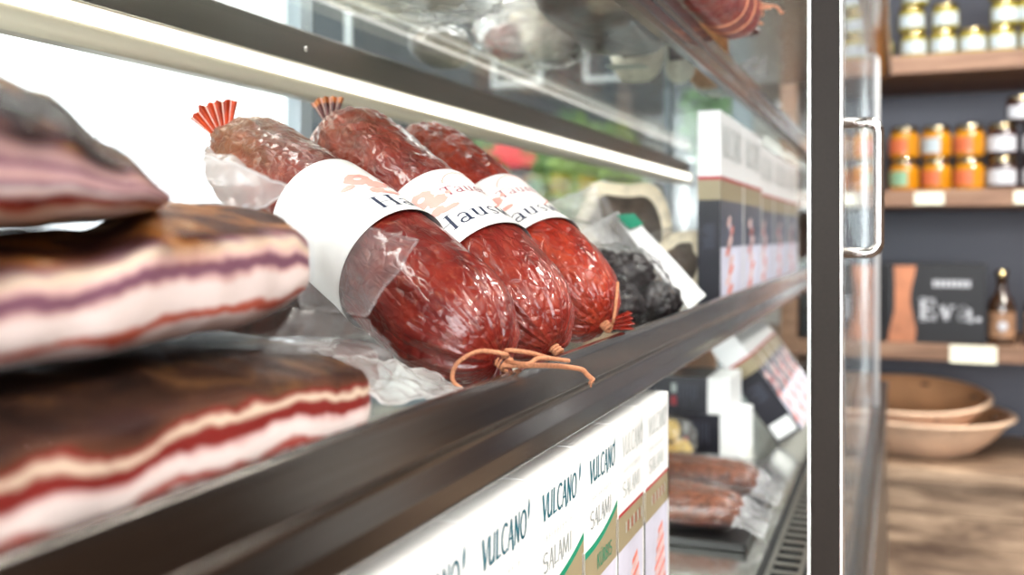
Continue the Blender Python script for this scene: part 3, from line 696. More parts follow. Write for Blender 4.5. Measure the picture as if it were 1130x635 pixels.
b.tube(catmull([cc + Vector((0.009, 0.003, 0.004)), cc + Vector((0.0, -0.009, 0.003)), cc + Vector((-0.010, -0.010, -0.006)), cc + Vector((-0.016, -0.011, -0.018))], 6), 0.0024, 8)
wpart(b, 'clip', M['pleat_white'], s2)
d3 = (Vector(S3[1]) - Vector(S3[0])).normalized(); rt3 = Vector(S3[1])
b = pleat_fan(rt3 + d3 * 0.002, d3, (0.93, 0.368, 0.0), 0.018, 0.02, 4, 0.003, [M['tail_dark']]); wpart(b, 'casing_tail', M['tail_dark'], s3)
# front knots, tails and twine
def knot(p0, d, r):
    b = MB(); p0 = Vector(p0)
    for k in range(3):
        q = p0 + d * (0.001 - 0.0035 * k * 0.7); x = d.orthogonal().normalized(); y = d.cross(x)
        b.tube([q + (x * math.cos(a) + y * math.sin(a)) * (r + 0.0004 * math.sin(3 * a)) for a in [2 * math.pi * i / 16 for i in range(17)]], 0.0012, 7)
    return b
k1 = Vector(S1[0]) - d1 * 0.003
b = MB(); b.tube([Vector(S1[0]) + d1 * 0.004, k1 - d1 * 0.001, k1 - d1 * 0.003], [0.0055, 0.0042, 0.0048], 12); 
fan = pleat_fan(k1 - d1 * 0.001, (0.02, -0.03, -1), (0.93, 0.368, 0.0), 0.0145, 0.017, 4, 0.0025, [M['tail_dark']]); b.add(fan.v, fan.f, 0)
wpart(b, 'casing_tail', M['tail_dark'], s1)
tw = wpart(knot(k1, d1, 0.0036), 'twine', M['twine'], s1)
def strand(pts, r=0.0012):
    b = MB(); b.tube(catmull(pts, 7), r, 7); return b
# twine strands (world coordinates around the knot, lying over the rail)
b = strand([k1 + Vector((0, 0, 0.003)), (-0.1934, 0.4800, 1.1860), (-0.2065, 0.4743, 1.1878), (-0.2172, 0.4701, 1.1815), (-0.2200, 0.4700, 1.1723), (-0.2144, 0.4730, 1.1665)])
c = strand([k1 + Vector((0.004, -0.006, 0.006)), (-0.1934, 0.4827, 1.1880), (-0.185, 0.4946, 1.1855), (-0.1794, 0.5098, 1.1812), (-0.1728, 0.5231, 1.1785)])
e = strand([k1 + Vector((0.004, -0.004, 0.001)), (-0.1857, 0.4911, 1.1800), (-0.1816, 0.4981, 1.1825), (-0.1743, 0.5118, 1.1805)])
g = strand([k1 + Vector((0.002, -0.006, -0.001)), (-0.1866, 0.5047, 1.1775), (-0.1785, 0.5209, 1.1755), (-0.1712, 0.5399, 1.1716), (-0.1690, 0.5450, 1.1680), (-0.1660, 0.5478, 1.1645)], 0.0015)
for x in (c, e, g): b.add(x.v, x.f, 0)
for k in range(6):   # frayed end
    p = Vector((-0.1665, 0.5470, 1.1650)); b.tube([p, p + Vector((rnd.uniform(-.003, .004), rnd.uniform(-.002, .004), -rnd.uniform(.002, .005)))], 0.0004, 5)
wpart(b, 'loose_twine', M['twine'], s1)
k2 = Vector(S2[0]) - d2 * 0.002
wpart(knot(k2, d2, 0.0026), 'twine', M['twine'], s2)
k3 = Vector(S3[0]) - d3 * 0.002
b = knot(k3, d3, 0.0030); c = strand([k3 + Vector((0.004, 0.003, 0)), (-0.1985, 0.7080, 1.1878), (-0.1975, 0.7130, 1.2064), (-0.1985, 0.7180, 1.2130)], 0.0013); b.add(c.v, c.f, 0)
wpart(b, 'twine', M['twine'], s3)
b = pleat_fan(k3, (0.75, 0.55, 0.18), (0, 0, 1), 0.022, 0.016, 4, 0.003, [M['tail_dark']]); wpart(b, 'casing_tail', M['sal3'], s3)

# ------------------------------------------------------------------ films and slabs
def sheet(corners, nu=40, nv=40, amp=0.006, freq=22, sd=0.0, bulge=0.0, mb_=None, thick=0.0):
    """crumpled plastic sheet spanning four corners (going round)"""
    b = mb_ or MB(); a, p, c, d = [Vector(x) for x in corners]
    n = (p - a).cross(d - a).normalized(); rows = []
    for i in range(nv + 1):
        v = i / nv; row = []
        for j in range(nu + 1):
            u = j / nu
            q = a.lerp(p, u).lerp(d.lerp(c, u), v)
            w = noise.noise(q * freq + Vector((sd, 0, 0))) + 0.6 * (1 - 2 * abs(noise.noise(q * freq * 2.3 + Vector((sd, 5, 0))))) + 0.25 * noise.noise(q * freq * 6)
            ed = 0.5 * noise.noise(q * 30 + Vector((0, sd, 0)))
            q = q + n * (amp * w + bulge * math.sin(math.pi * u) * math.sin(math.pi * v)) + (p - a).normalized() * 0.004 * ed
            row.append(q)
        rows.append(row)
    b.grid(rows)
    if thick:   # the welded rim along the far edge
        b.tube(rows[-1], thick, 5); b.tube(rows[0], thick, 5)
        b.tube([r[0] for r in rows], thick, 5); b.tube([r[-1] for r in rows], thick, 5)
    return b
def pillow(c, ax, ay, az, sd=0.0, amp=0.05, p=2.6, nu=64, nv=40, fr=3.0):
    b = MB(); c, ax, ay, az = [Vector(x) for x in (c, ax, ay, az)]; rows = []
    sg = lambda x: math.copysign(abs(x) ** (2 / p), x)
    for i in range(nv + 1):
        f = -math.pi / 2 + math.pi * (i + 0.02) / (nv + 0.04); row = []
        for j in range(nu):
            t = 2 * math.pi * j / nu
            d = Vector((sg(math.cos(f)) * sg(math.cos(t)), sg(math.cos(f)) * sg(math.sin(t)), sg(math.sin(f))))
            k = 1 + amp * (noise.noise(d * fr + Vector((sd, 0, 0))) + 0.8 * (1 - 2.2 * abs(noise.noise(d * fr * 2.1 + Vector((0, sd, 0))))))
            row.append(c + (ax * d.x + ay * d.y + az * d.z) * k)
        rows.append(row)
    b.grid(rows, cv=True)
    return b
def lump(c, ax, ay, az, sd, amp=0.12, p=2.2, fr=2.2, nu=48, nv=30):
    return pillow(c, ax, ay, az, sd, amp, p, nu, nv, fr)
def slab_rows(y0, y1, xf, depth, zb, zt, strip, lean, skew, grow=0.0, wr=0.0014, sd=0.0, ny=90, nl=64):
    rows, mv, rd = [], [], []
    for i in range(ny + 1):
        u = i / ny; y = y0 + (y1 - y0) * u + (grow * (2 * u - 1))
        e = max(0.02, (1 - abs(2 * u - 1) ** 16)) ** 0.42
        bz, tz = lerp_tab(zb, y), lerp_tab(zt, y); row = []
        for j in range(nl):
            t = 2 * math.pi * j / nl
            c_, s_ = math.cos(t), math.sin(t)
            p = math.copysign(abs(c_) ** 0.45, c_); q = math.copysign(abs(s_) ** 0.45, s_)
            q *= e; p = 1 - (1 - p * (0.6 + 0.4 * e)) 
            h = (q + 1) / 2
            x = xf - depth * (1 - (p + 1) / 2)
            if h > strip: x -= lean * ((h - strip) / (1 - strip)) * (0.5 + 0.5 * p) * (1 - 0.0)
            z = bz + h * (tz - bz)
            P_ = Vector((x, y + (xf - x) * skew, z)); d = (P_ - Vector((xf - depth / 2, P_.y, (bz + tz) / 2))); d.y = 0
            d = d.normalized() if d.length > 1e-6 else Vector((0, 0, 1))
            nn = noise.noise(P_ * 34 + Vector((sd, 0, 0))) + 0.6 * noise.noise(P_ * 80 + Vector((0, sd, 0)))
            row.append(P_ + d * (grow + wr * nn))
            mv.append(h); rd.append(max(sst(strip - 0.05, strip + 0.06, h + 0.10 * noise.noise(P_ * 45)), 0.9 * sst(0.3, -0.4, p)))
        rows.append(row)
    return rows, mv, rd
def slab(label, mat, y0, y1, xf, depth, zb, zt, strip, lean, skew, sd):
    t = thing('bacon_slab', label, 'bacon', (xf - depth / 2, (y0 + y1) / 2, min(v for _, v in zb)), 'vacuum-packed bacon slabs on the middle shelf')
    b = MB(); rows, mv, rd = slab_rows(y0, y1, xf, depth, zb, zt, strip, lean, skew, 0, 0.0016, sd)
    b.grid(rows, cv=True); b.att['mv'] = mv; b.att['rind'] = rd
    n = len(rows[0]); m = len(rows)
    b.f.append(list(range(n))[::-1]); b.m.append(0); b.sm.append(True)
    b.f.append([(m - 1) * n + k for k in range(n)]); b.m.append(0); b.sm.append(True)
    b.build('meat', mat, t)
    b = MB(); rows, _, _ = slab_rows(y0, y1, xf, depth, zb, zt, strip, lean, skew, 0.0016, 0.0016, sd + 0.3)
    b.grid(rows, cv=True); b.build('vacuum_bag', M['film_shell'], t)
    return t
bl = slab('lowest bacon slab of the stack, right behind the steel rail', M['bacon_low'], 0.04, 0.383, -0.210, 0.17, [(0.05, Z_MID + .0025), (0.4, Z_MID + .0025)], [(0.05, 1.206), (0.25, 1.203), (0.34, 1.2005), (0.39, 1.196)], 0.80, 0.03, 0.55, 2.0)
bmid = slab('middle bacon slab of the stack, pale with thin red stripes', M['bacon_mid'], 0.06, 0.362, -0.232, 0.13, [(0.06, 1.2088), (0.25, 1.2082), (0.30, 1.2105), (0.362, 1.2185)], [(0.06, 1.251), (0.23, 1.251), (0.27, 1.264), (0.345, 1.2645), (0.362, 1.257)], 0.70, 0.05, 0.95, 6.0)
btop = slab('topmost bacon slab with a dark smoked rind', M['bacon_top'], 0.08, 0.274, -0.232, 0.12, [(0.08, 1.2525), (0.2, 1.2520), (0.235, 1.2545), (0.274, 1.2585)], [(0.08, 1.310), (0.19, 1.3085), (0.215, 1.303), (0.25, 1.286), (0.274, 1.270)], 0.45, 0.05, 0.9, 9.0)
sheet([(-0.352, 0.352, 1.3095), (-0.2640, 0.392, 1.2726), (-0.2870, 0.372, 1.2570), (-0.320, 0.335, 1.2640)], amp=0.004, sd=1, freq=30, thick=0.0007).build('bag_seam', M['film_milky'], bmid)
sheet([(-0.335, 0.362, 1.2960), (-0.3457, 0.4040, 1.3080), (-0.290, 0.402, 1.2750), (-0.292, 0.362, 1.2740)], amp=0.004, sd=7, freq=30).build('bag_seam', M['film_milky'], btop)
sheet([(-0.2440, 0.356, 1.2620), (-0.2180, 0.424, 1.2470), (-0.2290, 0.398, 1.2120), (-0.2370, 0.356, 1.2190)], amp=0.0030, sd=3, freq=34, thick=0.0004).build('bag_seam', M['film'], bmid)
sheet([(-0.2380, 0.352, 1.2190), (-0.2300, 0.400, 1.2100), (-0.2250, 0.420, 1.1900), (-0.2380, 0.330, 1.2020)], amp=0.003, sd=4, freq=40).build('bag_seam', M['film'], bmid)
sheet([(-0.2500, 0.372, 1.1990), (-0.2350, 0.470, 1.1780), (-0.2080, 0.470, 1.1680), (-0.2080, 0.376, 1.1780)], amp=0.0035, sd=5, freq=36, thick=0.0006).build('bag_seam', M['film_milky'], bl)
# ham pack that props up the salamis
t = thing('ham_pack', 'dark vacuum-packed ham lying under the salamis', 'ham', (-0.43, 0.66, Z_MID + 0.002), None)
lump((-0.465, 0.68, 1.190), (0.055, 0, 0), (0, 0.24, 0), (0, 0, 0.0310), 3.0, 0.05, 3.2).floor(Z_MID + 0.0006).build('meat', M['ham_dark'], t)
pillow((-0.463, 0.68, 1.1905), (0.062, 0, 0), (0, 0.255, 0), (0, 0, 0.0330), 4.0, 0.03, 3.0).floor(Z_MID + 0.0006).build('vacuum_bag', M['film_clear'], t)
t = thing('ham_pack', 'small dark ham offcut under the nearest salami', 'ham', (-0.29, 0.475, Z_MID + 0.002))
lump((-0.30, 0.446, 1.1760), (0.040, 0.005, 0), (-0.006, 0.038, 0), (0, 0, 0.0150), 5.0, 0.06, 2.8).floor(Z_MID + 0.0006).build('meat', M['ham_dark'], t)
pillow((-0.30, 0.446, 1.1763), (0.048, 0.005, 0), (-0.006, 0.046, 0), (0, 0, 0.0168), 6.0, 0.05, 2.6).floor(Z_MID + 0.0006).build('vacuum_bag', M['film'], t)

# bag of dark dried meat beside the third salami
bag = thing('dried_meat_bag', 'clear bag of dark dried meat pieces with a white and green card', 'bag', (-0.25, 0.96, Z_MID + 0.001))
g = random.Random(3)
for i, (x, y, z, r) in enumerate([(-0.242, 0.868, 1.184, .024), (-0.230, 0.925, 1.182, .023), (-0.268, 0.895, 1.212, .026), (-0.240, 0.900, 1.212, .021), (-0.252, 0.950, 1.208, .024), (-0.226, 0.972, 1.180, .020), (-0.240, 1.000, 1.181, .022), (-0.280, 0.945, 1.185, .024), (-0.288, 0.875, 1.188, .024)]):
    a = Vector((g.gauss(0, 1), g.gauss(0, 1), g.gauss(0, .4))).normalized(); c = a.cross(Vector((0, 0, 1))).normalized(); e = a.cross(c)
    lump((x, y, z), a * r * 1.15, c * r, e * r * 0.85, i * 3.1, 0.16, 2.1, 3.0).floor(Z_MID + 0.0008).build('dried_piece', M['dried'], bag)
pillow((-0.258, 0.925, 1.198), (0.048, 0.004, 0), (0.0, 0.102, 0.002), (-0.012, 0, 0.041), 2.0, 0.07, 2.2, 110, 70, 4.2).floor(Z_MID + 0.0004).build('bag_film', M['film_clear'], bag)
sheet([(-0.302, 0.850, 1.235), (-0.270, 0.985, 1.274), (-0.206, 1.090, 1.180), (-0.232, 0.98, 1.166)], amp=0.004, sd=12, freq=26, thick=0.0006).build('bag_top', M['film_milky'], bag)
b = sheet([(-0.266, 0.962, 1.2640), (-0.260, 1.006, 1.2680), (-0.202, 1.098, 1.1810), (-0.207, 1.030, 1.1700)], 10, 10, amp=0.001, sd=13, bulge=0.004)
cd = b.build('header_card', M['white_card'], bag)
b = sheet([(-0.2655, 0.955, 1.2690), (-0.2595, 1.003, 1.2715), (-0.2515, 1.015, 1.2600), (-0.2560, 0.975, 1.2550)], 8, 8, amp=0.0005, sd=13); b.build('green_band', M['green'], cd)

# packs behind it
def fat_slice(c, right, up, w, h, th, sd, meatm, hollow=0.82):
    """thick cured slice: dark meat with a rim of cream fat"""
    c, right, up = Vector(c), Vector(right).normalized(), Vector(up).normalized(); n = right.cross(up)
    o, i_ = [], []
    for k in range(40):
        a = 2 * math.pi * k / 40
        s = 1 + 0.24 * noise.noise(Vector((math.cos(a) * 1.7, math.sin(a) * 1.7, sd))) + 0.05 * math.sin(3 * a + sd)
        x, y = w * s * math.cos(a), h * s * math.copysign(abs(math.sin(a)) ** 0.8, math.sin(a))
        o.append((x, y)); i_.append((x * hollow, y * hollow - h * 0.04))
    f, m_ = MB(), MB()
    P3 = lambda p, z: c + right * p[0] + up * p[1] + n * z
    ringf = [[P3(p, th / 2 * kz) for p in (o if kz else o)] for kz in (-1, 1)]
    f.grid([[P3(p, -th / 2) for p in i_], [P3(p, -th / 2) for p in o], [P3((p[0] * 1.04, p[1] * 1.04), 0) for p in o], [P3(p, th / 2) for p in o], [P3(p, th / 2) for p in i_]], cv=True)
    m_.grid([[c + right * 0 - n * th * 0.46] * 40, [P3(p, -th * 0.5) for p in i_], [P3(p, th * 0.5) for p in i_], [c + n * th * 0.46] * 40], cv=True)
    return f, m_
RT, FW = Vector((0.93, 0.368, 0)), Vector((-0.368, 0.93, 0))
for c, up, w, h, th, sd, lab_ in [((-0.365, 1.355, 1.246), (-0.10, 0.25, 1), 0.066, 0.078, 0.034, 1.0, 'tall cured slice with a cream fat rim, behind the dried meat bag'),
                              ((-0.280, 1.275, 1.206), (0.12, 0.25, 1), 0.040, 0.047, 0.04, 4.0, 'short dark cured roll with pale rim, beside the tall printed cartons')]:
    t = thing('cured_meat', lab_, 'cured meat', (c[0], c[1], Z_MID), None)
    f, m_ = fat_slice(c, RT if w > .05 else (0.8, 0.6, 0.1), up, w, h, th, sd, None, 0.78 if w > .05 else 0.7)
    f.build('fat_rim', M['lard'], t); m_.build('meat', simple('grey_brown_meat', (0.085, 0.060, 0.045), 0.4, 0, 0.3, 0.6, 50, 0.6), t)
    pillow(c, RT * (w + 0.008), Vector(up).normalized() * (h + 0.006), FW * (th * 0.9), sd, 0.05, 2.6).floor(Z_MID + 0.0006).build('vacuum_bag', M['film_clear'], t)
t = thing('lard_pack', 'milky vacuum bag of pale fat behind the third salami', 'bag', (-0.44, 1.16, Z_MID))
lump((-0.44, 1.17, 1.212), RT * 0.095, FW * 0.03, (0.0, 0.0, 0.048), 8.0, 0.08, 2.6).floor(Z_MID + 0.0006).build('fat', M['lard'], t)
pillow((-0.44, 1.17, 1.218), RT * 0.112, FW * 0.04, (0.0, 0.0, 0.054), 9.0, 0.07, 2.4).floor(Z_MID + 0.0006).build('vacuum_bag', M['film_milky'], t)
sheet([(-0.47, 1.10, 1.262), (-0.39, 1.30, 1.318), (-0.36, 1.24, 1.262), (-0.44, 1.10, 1.235)], amp=0.004, sd=21, freq=24).floor(Z_MID + 0.0006).build('bag_seam', M['film_milky'], t)
t = thing('ham_pack', 'pinkish white vacuum pack at the far end of the middle shelf', 'ham', (-0.28, 2.08, Z_MID))
lump((-0.335, 2.06, 1.205), (0.05, 0, 0), (0, 0.12, 0), (0, 0, 0.041), 15.0, 0.1, 2.4).floor(Z_MID + 0.0006).build('meat', simple('pale_ham', (0.72, 0.48, 0.44), 0.4, 0, 0.4, 0.4, 40), t)
pillow((-0.335, 2.06, 1.207), (0.055, 0, 0), (0, 0.128, 0), (0, 0, 0.043), 16.0, 0.06, 2.4).floor(Z_MID + 0.0006).build('vacuum_bag', M['film_milky'], t)

# ------------------------------------------------------------------ printed cartons
MATS_C = [M['white_card'], M['teal'], M['greyink'], M['pale_and_glare'], M['green'], M['gold'], M['line_red'], M['photo'], M['slice'], M['slice2'], M['photo_dark'], M['photo_blue'], M['label'], M['navy']]
CI = {m.name: i for i, m in enumerate(MATS_C)}
WH, TL, GI, SI, GR, GO, LR, PH, SL, S2_, PD, PB, LA, NV_ = range(14)
def carton(w, h, t_, style, sd, zf=0.655, tag_=False, plain=False):
    """local frame: front face at x = 0 looking along +x, y to the right, z up"""
    b = MB(); g = random.Random(sd)
    b.box(-t_, 0, 0, w, 0, h, 0.0007, WH, 1)
    E = 0.00025
    fr = lambda e: (lambda u, v: (e, u, v))
    sd_ = lambda e: (lambda u, v: (-u, -e, v))        # near side face, u runs into the depth
    en = lambda e: (lambda u, v: (-u, w + e, v))
    def rect(fn, u0, u1, v0, v1, m): b.add([fn(u0, v0), fn(u1, v0), fn(u1, v1), fn(u0, v1)], [(0, 1, 2, 3)], m, False)
    if style in ('green', 'red'):
        mcol = TL if style == 'green' else SI  # paler lettering on the red-striped cartons imitates glare on the print
        q, tw_ = text_quads('VULCANO', SANS, 0.0150, 1.32, 1.05 if style == 'green' else 0.85, 0.05)
        put_quads(b, q, lambda u, v: fr(E)(0.011 + u, h - 0.0265 + v), mcol)
        poly_fan(b, [(w - 0.0095, h - 0.019), (w - 0.0072, h - 0.016), (w - 0.0064, h - 0.011), (w - 0.0078, h - 0.0065), (w - 0.0096, h - 0.012)], fr(E), mcol)
        for k in range(11):   # a line of print too small to read
            rect(fr(E), 0.013 + k * 0.0048, 0.0138 + k * 0.0048, h - 0.040, h - 0.0355, SI)
            if k % 3: rect(fr(E), 0.013 + k * 0.0048, 0.0160 + k * 0.0048, h - 0.0380, h - 0.0374, SI)
        q, _ = text_quads('SALAMI', SANS, 0.0115, 1.62, 0.95); put_quads(b, q, lambda u, v: fr(E)(0.012 + u, h - 0.0570 + v), GI if style == 'green' else SI)
        n = 16
        cv = (lambda u: h - 0.0685 + 0.015 * (u / w) ** 2.2) if style == 'green' else (lambda u: h - 0.0665)
        lw_ = 0.0046 if style == 'green' else 0.0024
        for k in range(n):
            u0, u1 = w * k / n, w * (k + 1) / n
            b.add([fr(E)(u0, cv(u0) - lw_), fr(E)(u1, cv(u1) - lw_), fr(E)(u1, cv(u1)), fr(E)(u0, cv(u0))], [(0, 1, 2, 3)], GR if style == 'green' else LR, False)
            b.add([fr(E)(u0, h - 0.094), fr(E)(u1, h - 0.094), fr(E)(u1, cv(u1) - lw_), fr(E)(u0, cv(u0) - lw_)], [(0, 1, 2, 3)], GO, False)
        if style == 'green':
            q, _ = text_quads('KÜRBIS', SANS, 0.010, 1.3, 1.0); put_quads(b, q, lambda u, v: fr(2 * E)(0.028 + u, h - 0.0875 + v), GR)
        else:
            for k in range(9): rect(fr(2 * E), 0.02 + k * 0.0058, 0.0222 + k * 0.0058, h - 0.0845, h - 0.0765, LR if k % 2 else SI)
        rect(fr(E), 0, w - 0.004, 0.002, h - 0.094, PH); rect(fr(E), w - 0.004, w, 0.002, h - 0.0665, LA)
        # fan of sliced sausage
        for k in range(17):
            v0 = 0.004 + k * 0.0070; hw = 0.034 * (1 - k / 17) ** 0.6 + 0.002
            cx = w * 0.52 + 0.008 * (k / 17)
            b.add([fr(2 * E)(cx - hw, v0), fr(2 * E)(cx + hw * 0.9, v0 + hw * 0.55), fr(2 * E)(cx + hw * 0.9, v0 + hw * 0.55 + 0.0046), fr(2 * E)(cx - hw, v0 + 0.0046)], [(0, 1, 2, 3)], SL if k % 2 == 0 else S2_, False)
        rect(sd_(E), 0, t_, 0.002, h - 0.0925, PD); rect(sd_(E), 0, t_, h - 0.0925, h - 0.069, GO)
    else:
        z1 = h * zf
        for fn, ww in ((fr, w), (sd_, t_), (en, t_)):
            if plain:
                rect(fn(E), 0, ww, 0.0, z1, PD); continue
            rect(fn(E), 0, ww, z1 - 0.0012, z1 + 0.0035, LR)
            rect(fn(E), 0, ww, z1 - 0.026, z1 - 0.0012, GO)
            rect(fn(E), 0, ww, 0.0, z1 - 0.026, PD)
        if plain:
            for k in range(7): rect(fr(2 * E), w * 0.2, w * (0.5 + 0.4 * g.random()), z1 - 0.02 - k * 0.006, z1 - 0.018 - k * 0.006, PB)
            rect(fr(2 * E), w * 0.55, w * 0.8, z1 - 0.060, z1 - 0.052, LR); rect(fr(2 * E), w * 0.2, w * 0.45, z1 - 0.060, z1 - 0.052, SI)
            return b
        rect(fr(2 * E), 0.0, w - 0.008, z1 - 0.085, z1 - 0.026, PB); rect(fr(2 * E), 0, w - 0.008, 0.0, z1 - 0.085, PH)
        rect(fr(2 * E), w - 0.008, w, 0, z1 - 0.026, LA); rect(fr(2 * E), w - 0.008, w, z1 - 0.026, z1 - 0.0012, LA)
        q, _ = text_quads('VULCANO', SANS, 0.040, 1.25 * w / 0.19, 1.0); put_quads(b, q, lambda u, v: fr(E)(0.012 * w / .19 + u, h - 0.056 + v), SI)
        # hanging strings of sausage
        for cx in (w * 0.36, ):
            rect(fr(3 * E), cx - 0.006, cx + 0.006, z1 - 0.105, z1 - 0.045, PH)
            for k in range(9):
                v = 0.008 + k * 0.0125; ox = 0.014 * math.sin(k * 1.9 + sd)
                poly_fan(b, [(cx + ox + (0.024 - k * 0.001) * math.cos(a), v + 0.0075 * math.sin(a + 0.6)) for a in [k2 * math.pi / 5 for k2 in range(10)]], fr(3 * E if k % 2 else 4 * E), SL if k % 2 else S2_)
        for k in range(9): rect(sd_(2 * E), t_ * 0.25, t_ * (0.5 + 0.3 * g.random()), 0.075 + k * 0.0035, 0.0762 + k * 0.0035, PB)
        if tag_: rect(sd_(2 * E), t_ * 0.1, t_ * 0.9, 0.006, 0.034, WH)
    return b
def place_carton(label, w, h, t_, style, sd, mat, group, **kw):
    o = carton(w, h, t_, style, sd, **kw).build('carton', MATS_C, None, local=True)
    o.name = 'sausage_carton'
    o.matrix_world = mat
    return tag(o, label, 'carton', group)
ys = [0.338, 0.427, 0.515, 0.606, 0.689, 0.768]
ws = [0.0865, 0.0855, 0.0885, 0.0805, 0.0765, 0.084]
labs = ['white carton under the rail, nearest of the row and mostly hidden', 'white carton under the rail, second from the near end, large teal lettering', 'white carton with green curve, third from the near end of the lower row', 'white carton with green curve, standing next to the red-striped ones',
        'white carton with red stripe, touching the green-curve cartons', 'white carton with red stripe at the far end of the lower row']
for i, (y, w) in enumerate(zip(ys, ws)):
    place_carton(labs[i], w, 0.231, 0.072, 'green' if i < 4 else 'red', i, Matrix.Translation((LIP + 0.0005 * (i % 2), y, Z_DECK + 0.0003)) @ Matrix.Rotation(R((-0.5, 0.4, -0.3, 0.5, 0.2, 0)[i]), 4, 'Z'), 'white cartons on the case floor')
labs = ['dark and white carton on the middle shelf, nearest with its narrow side showing', 'dark and white carton on the middle shelf, second in the row', 'dark and white carton on the middle shelf, third in the row', 'dark and white carton on the middle shelf, fourth in the row', 'dark and white carton on the middle shelf, last before the door frame']
for i, (y, w) in enumerate([(1.213, 0.19), (1.407, 0.19), (1.645, 0.22), (1.870, 0.22), (2.095, 0.22)]):
    place_carton(labs[i], w, 0.245 - (0.004 if i > 1 else 0), 0.028, 'dark', 20 + i, Matrix.Translation((LIP - 0.015 - (0.012 if i > 1 else 0), y, Z_MID + 0.0003)), 'tall cartons on the middle shelf')
# leaning cartons on the case floor
a = R(36)
for i in range(4):
    Mx = Matrix(((math.cos(a), 0, -math.sin(a)), (0, 1, 0), (math.sin(a), 0, math.cos(a)))).to_4x4()
    Mx.translation = Vector((-0.158 - 0.002 * i, 1.765 + i * 0.108, Z_DECK + 0.0005 + 0.048 * 0.0))
    Mx = Mx @ Matrix.Translation((0.0, 0, 0.0))
    place_carton(['leaning carton on the case floor with its dark side facing out', 'leaning carton on the case floor, second from the front', 'leaning carton on the case floor, third from the front', 'leaning carton on the case floor, rearmost by the end glass'][i],
                 0.104, 0.231, 0.05, 'dark', 40 + i, Matrix.Translation((0, 0, 0.050 * math.sin(a))) @ Mx, 'leaning cartons on the case floor', tag_=True)
lay = Matrix(((0, 0, 1), (-1, 0, 0), (0, -1, 0))).to_4x4()
for i, (x, z, lb_) in enumerate([(-0.470, Z_DECK + 0.0703, 'dark carton lying flat on the case floor, under another'), (-0.490, Z_DECK + 0.1310, 'dark carton lying flat on top of another dark carton')]):
    m_ = lay.copy(); m_.translation = Vector((x, 1.625, z)); place_carton(lb_, (0.070, 0.060)[i], 0.231, 0.125, 'dark', 50 + i, m_, 'dark cartons lying on the case floor', zf=0.84, plain=True)
t = thing('tan_carton', 'plain tan carton behind the dark lying cartons', 'carton', (-0.46, 1.95, Z_DECK))
b = MB(); b.box(-0.565, -0.375, 1.79, 2.17, Z_DECK + 0.0005, 1.112, 0.002); b.build('body', M['tan'], t)
b = MB(); b.box(-0.50, -0.44, 1.7893, 2.1707, 1.07, 1.1122, 0.0003); b.box(-0.50, -0.44, 1.79, 2.17, 1.112, 1.1126); b.build('tape', simple('packing_tape', (0.62, 0.42, 0.25), 0.25), t)

# sausage packs on a tray
t = thing('tray', 'thin black tray under the coarse sausages', 'tray', (-0.31, 1.28, Z_DECK))
b = MB(); b.box(-0.50, -0.165, 1.150, 1.46, Z_DECK + 0.0004, Z_DECK + 0.003, 0.001)
for q in ((-0.50, -0.165, 1.150, 1.154), (-0.50, -0.165, 1.456, 1.46), (-0.50, -0.496, 1.150, 1.46), (-0.169, -0.165, 1.150, 1.46)): b.box(q[0], q[1], q[2], q[3], Z_DECK + 0.001, Z_DECK + 0.010, 0.001)
b.build('tray_body', simple('black_plastic', (0.02, 0.02, 0.02), 0.35), t)
for i, (yc, zc, lb_) in enumerate([(1.220, Z_DECK + 0.004, 'vacuum pack of coarse sausages at the front of the tray'), (1.370, Z_DECK + 0.004, 'vacuum pack of coarse sausages at the back of the tray')]):
    t = thing('sausage_pack', lb_, 'sausages', (-0.30, yc, zc), 'sausage packs on the tray')
    for k in range(2):
        b = MB(); rows = []; y0 = yc - 0.024 + k * 0.046; n = 40
        for s in range(n + 1):
            u = s / n; r = 0.0205 * (max(0.0, 1 - abs(2 * u - 1) ** 6)) ** 0.4 + 0.001
            row = []
            for j in range(28):
                an = 2 * math.pi * j / 28; p = Vector((-0.455 + 0.275 * u, y0 + 0.012 * math.sin(u * 2.5 + k) + r * math.cos(an), zc + 0.0275 + 0.008 * k * 0 + r * math.sin(an)))
                d = 0.0022 * noise.noise(p * 130) + 0.0016 * noise.noise(p * 260)
                row.append(p + Vector((0, math.cos(an), math.sin(an))) * d)
            rows.append(row)
        b.grid(rows, cv=True); b.build('sausage', M['sausage'], t)
    pillow((-0.312, yc, zc + 0.0275), (0.158, 0.01, 0), (0, 0.052, 0), (0, 0, 0.0255), 30 + i, 0.05, 3.0, 90, 40, 4).build('vacuum_bag', M['film_clear'], t)
    sheet([(-0.185, yc - 0.05, zc + 0.02), (-0.150, yc - 0.045, zc + 0.006), (-0.150, yc + 0.05, zc + 0.012), (-0.185, yc + 0.05, zc + 0.03)], 24, 24, amp=0.005, sd=33 + i, freq=45, thick=0.0006).build('bag_seam', M['film_milky'], t)
t = thing('cheese_pack', 'small clear pack of yellow pieces behind the white cartons', 'cheese', (-0.35, 1.56, Z_DECK))
for i, (x, y, z) in enumerate([(-0.36, 1.56, 0.019), (-0.33, 1.575, 0.019), (-0.385, 1.575, 0.018), (-0.348, 1.568, 0.052), (-0.372, 1.565, 0.05)]):
    lump((x, y, Z_DECK + z), (0.017, 0, 0), (0, 0.014, 0), (0, 0, 0.0165), 60 + i, 0.1).floor(Z_DECK + 0.0004).build('piece', M['yellow'], t)
pillow((-0.357, 1.568, Z_DECK + 0.038), (0.052, 0, 0), (0, 0.03, 0), (0, 0, 0.036), 61, 0.06, 2.6).floor(Z_DECK + 0.0004).build('vacuum_bag', M['film'], t)

